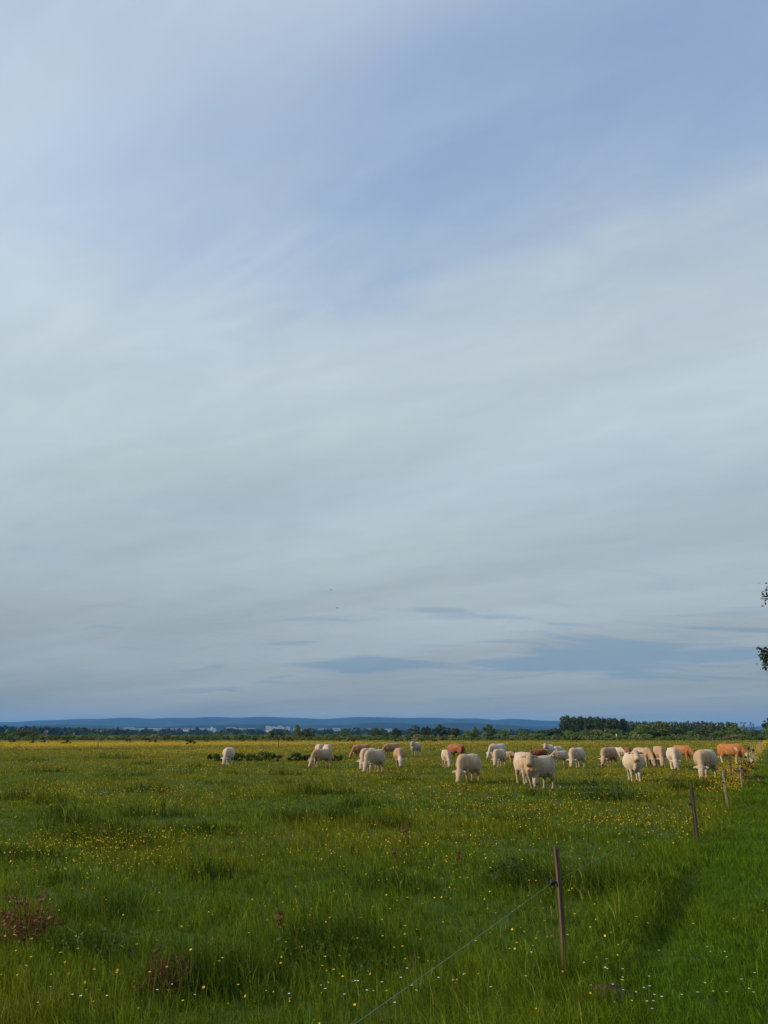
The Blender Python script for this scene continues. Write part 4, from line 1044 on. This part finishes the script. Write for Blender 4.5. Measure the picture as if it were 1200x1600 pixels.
# centre column x at its depth, y (depth), height, heading (180 = facing left, 270 = facing the camera), head, neck yaw, coat, label
CATTLE = [
    (-11.22, 58.1, 1.27, 271, 'graze', -6, 'white', {}, 'leftmost white cow grazing alone, head on to the camera'),
    (-6.15, 76.5, 1.34, 271, 'graze', 0, 'white', {}, 'white cow standing left of two behind the tan grazing cow'),
    (-5.12, 73.5, 1.35, 273, 'graze', 15, 'white', {}, 'white cow right of two behind the tan grazing cow'),
    (-4.32, 54.7, 1.27, 230, 'graze', 10, 'buff', dict(horns=True), 'tan cream cow grazing to the left beside dark bushes'),
    (-2.26, 75.7, 1.33, 210, 'graze', 10, 'ginger', {}, 'ginger tan cow grazing behind the pair of cream cows'),
    (-1.06, 51.4, 1.37, 247, 'graze', 8, 'ivory', dict(horns=True), 'rear cream cow of the overlapping grazing pair'),
    (-0.65, 47.9, 1.37, 239, 'graze', 12, 'cream', dict(horns=True), 'front cream cow of the overlapping grazing pair, in three quarter view'),
    (0.59, 82.6, 1.36, 217, 'graze', 0, 'tan', {}, 'light tan cow at the back between the ginger cow and the grey one'),
    (1.06, 55.8, 1.33, 268, 'graze', 8, 'tan', dict(face='white'), 'tan cow with white face grazing head on to the camera'),
    (3.43, 87.9, 1.38, 243, 'up', 8, 'grey', {}, 'greyish white cow at the back with its head raised'),
    (4.32, 55.8, 1.22, 272, 'graze', 8, 'ivory', dict(young=True, udder=False), 'narrow cream cow seen head on beside the rusty brown cow'),
    (6.63, 75.7, 1.33, 137, 'low', 0, 'brown', dict(coat2=(.30, .10, .04)), 'rusty brown cow half behind the narrow cream cow'),
    (3.85, 37.7, 1.34, 236, 'graze', 12, 'cream', dict(eyes=True), 'big cream cow grazing to the left in front, separate from the others'),
    (10.26, 73.7, 1.41, 214, 'graze', 14, 'white', {}, 'large white cow grazing to the left behind a smaller cream cow'),
    (8.24, 58.1, 1.24, 240, 'graze', 10, 'ivory', {}, 'cream cow grazing in front of the large white cow'),
    (10.05, 65.0, .93, 325, 'low', 0, 'buff', dict(young=True, udder=False), 'small buff calf facing right behind the cream grazing cow'),
    (6.33, 36.2, 1.42, 273, 'graze', 8, 'ivory', {}, 'cream cow grazing with lowered white head beside the standing cream cow'),
    (6.26, 33.0, 1.37, 229, 'up', 20, 'cream', dict(eyes=True, bulk=1.05, turn=6), 'nearest cream cow standing broadside with its head turned to the camera'),
    (13.38, 70.5, .98, 188, 'low', 0, 'brown', dict(udder=False), 'dark red brown young animal behind the nearest cream cow'),
    (15.15, 74.2, 1.30, 240, 'up', 4, 'white', {}, 'white cow with raised head behind the pale young cow'),
    (17.26, 79.0, 1.08, 49, 'low', 0, 'white', dict(young=True, udder=False), 'small white calf mostly hidden behind the pale young cow'),
    (13.10, 60.7, 1.09, 210, 'low', 0, 'ivory', dict(young=True, udder=False), 'pale slim young cow walking left behind the nearest cattle'),
    (13.25, 55.8, 1.38, 232, 'graze', 12, 'ivory', dict(horns=False), 'cream cow grazing left, right of the pale slim young cow'),
    (16.09, 58.1, 1.38, 228, 'graze', 12, 'tan', dict(face='cream'), 'tan backed cow grazing left of the brown eared white cow'),
    (20.82, 71.5, 1.10, 293, 'low', 0, 'white', dict(young=True, udder=False), 'small white calf behind the tan backed grazing cow'),
    (23.17, 76.5, 1.00, 261, 'graze', 0, 'brown', dict(udder=False), 'small dark red animal far behind the brown eared white cow'),
    (18.45, 57.2, 1.36, 289, 'graze', -8, 'buff', dict(patches=False), 'buff cow grazing close behind the brown eared white cow, on its right'),
    (11.99, 38.9, 1.38, 259, 'up', 2, 'white', dict(eyes=True, bulk=1.15, udder=False, dark_ear=True), 'heavy white cow with brown ears facing the camera, head raised'),
    (19.31, 56.6, 1.46, 258, 'graze', -4, 'buff', {}, 'buff backed cow grazing head on, left of a pair of broad cows'),
    (19.12, 53.4, 1.44, 253, 'graze', 0, 'white', {}, 'broad white cow grazing head on, right of the buff backed cow'),
    (25.44, 68.2, 1.31, 301, 'graze', 8, 'orange', {}, 'orange red cow grazing behind the broad white cow'),
    (16.38, 41.4, 1.48, 232, 'graze', 10, 'cream', dict(bulk=1.1, eyes=True), 'big cream cow grazing in yellow flowers near the fence'),
    (27.37, 63.0, 1.52, 311, 'graze', 10, 'orange', dict(face='white', patches=True, horns=True), 'orange and white cow grazing to the right by the fence stakes'),
]


def build_cattle():
    for i, (x, y, H, hdg, mode, yaw, coat, kw, lab) in enumerate(CATTLE):
        kw = dict(kw); c2 = kw.pop('coat2', None); young = kw.get('young', False)
        key = coat
        if c2: COATS['rust'] = c2; key = 'rust'
        st = (random.uniform(-.13, .13), random.uniform(-.12, .12))
        if lab.startswith('pale slim'): st = (.16, -.15)
        o, co = make_cow('calf' if 'small' in lab and 'calf' in lab else 'cow', mode, yaw, st, key, 900 + i, **kw)
        s = H / 1.31; a = R(hdg)
        if young: o.scale = (s * .96, s * .9, s)
        else: o.scale = (s, s, s)
        w0 = (co[:, 0] * math.cos(R(hdg)) - co[:, 1] * math.sin(R(hdg))) * s
        x = x - (w0.min() + w0.max()) / 2
        o.location = (x, y, tz(x, y)); o.rotation_euler = (0, 0, a)
        tag(o, lab, 'calf' if o.name.startswith('calf') else 'cow', 'cattle on the pasture')


build_cattle()


# ------------------------------------------------------------------ two birds high over the field
def build_birds():
    for px, py, lab in ((517, 922, 'tiny dark bird in the sky, upper of two'), (527, 950, 'tiny dark bird in the sky, lower of two')):
        d = 130; ang = math.atan((800 - py) / 1200) + R(16.128); x = (px - 600) / 1200 * d / math.cos(math.atan((800 - py) / 1200)) * math.cos(ang)
        x = (px - 600) / (1200 * math.cos(R(16.128)) - (800 - py) * math.sin(R(16.128))) * d
        o = empty('bird', (x, d, CAM_H + d * math.tan(ang)), .6); b = MB(); b.tube([(-.16, 0, 0), (-.08, 0, .005), (.05, 0, .01), (.13, 0, 0), (.16, 0, 0)], [.01, .025, .04, .025, .008], 8); b.build('body', M_bird, o, True)
        for s in (-1, 1):
            mesh_obj('wing', [(.06, 0, .02), (-.05, 0, .02), (-.02, s * .18, .10), (.07, s * .16, .10), (-.06, s * .34, .05), (-.03, s * .33, .055)], [(0, 1, 2, 3), (3, 2, 4, 5)], M_bird, o)
        tag(o, lab, 'bird', 'birds over the field')


build_birds()


# ------------------------------------------------------------------ the hazy air
def build_haze():
    m, nt = new_mat('hazy_air')
    pv = nd(nt, 'ShaderNodeVolumePrincipled'); pv.inputs['Color'].default_value = (.16, .46, 1.0, 1); pv.inputs['Density'].default_value = 6.6e-5; pv.inputs['Anisotropy'].default_value = 0.0
    nd(nt, 'ShaderNodeOutputMaterial', i_Volume=pv.outputs[0])
    try: m.cycles.homogeneous_volume = True
    except Exception: pass
    b = MB(); b.box(-15900, 15900, -15900, 15900, -25, 290); o = b.build('haze', m)
    tag(o, 'thin bluish haze over the plain', 'haze', None, 'stuff')


build_haze()
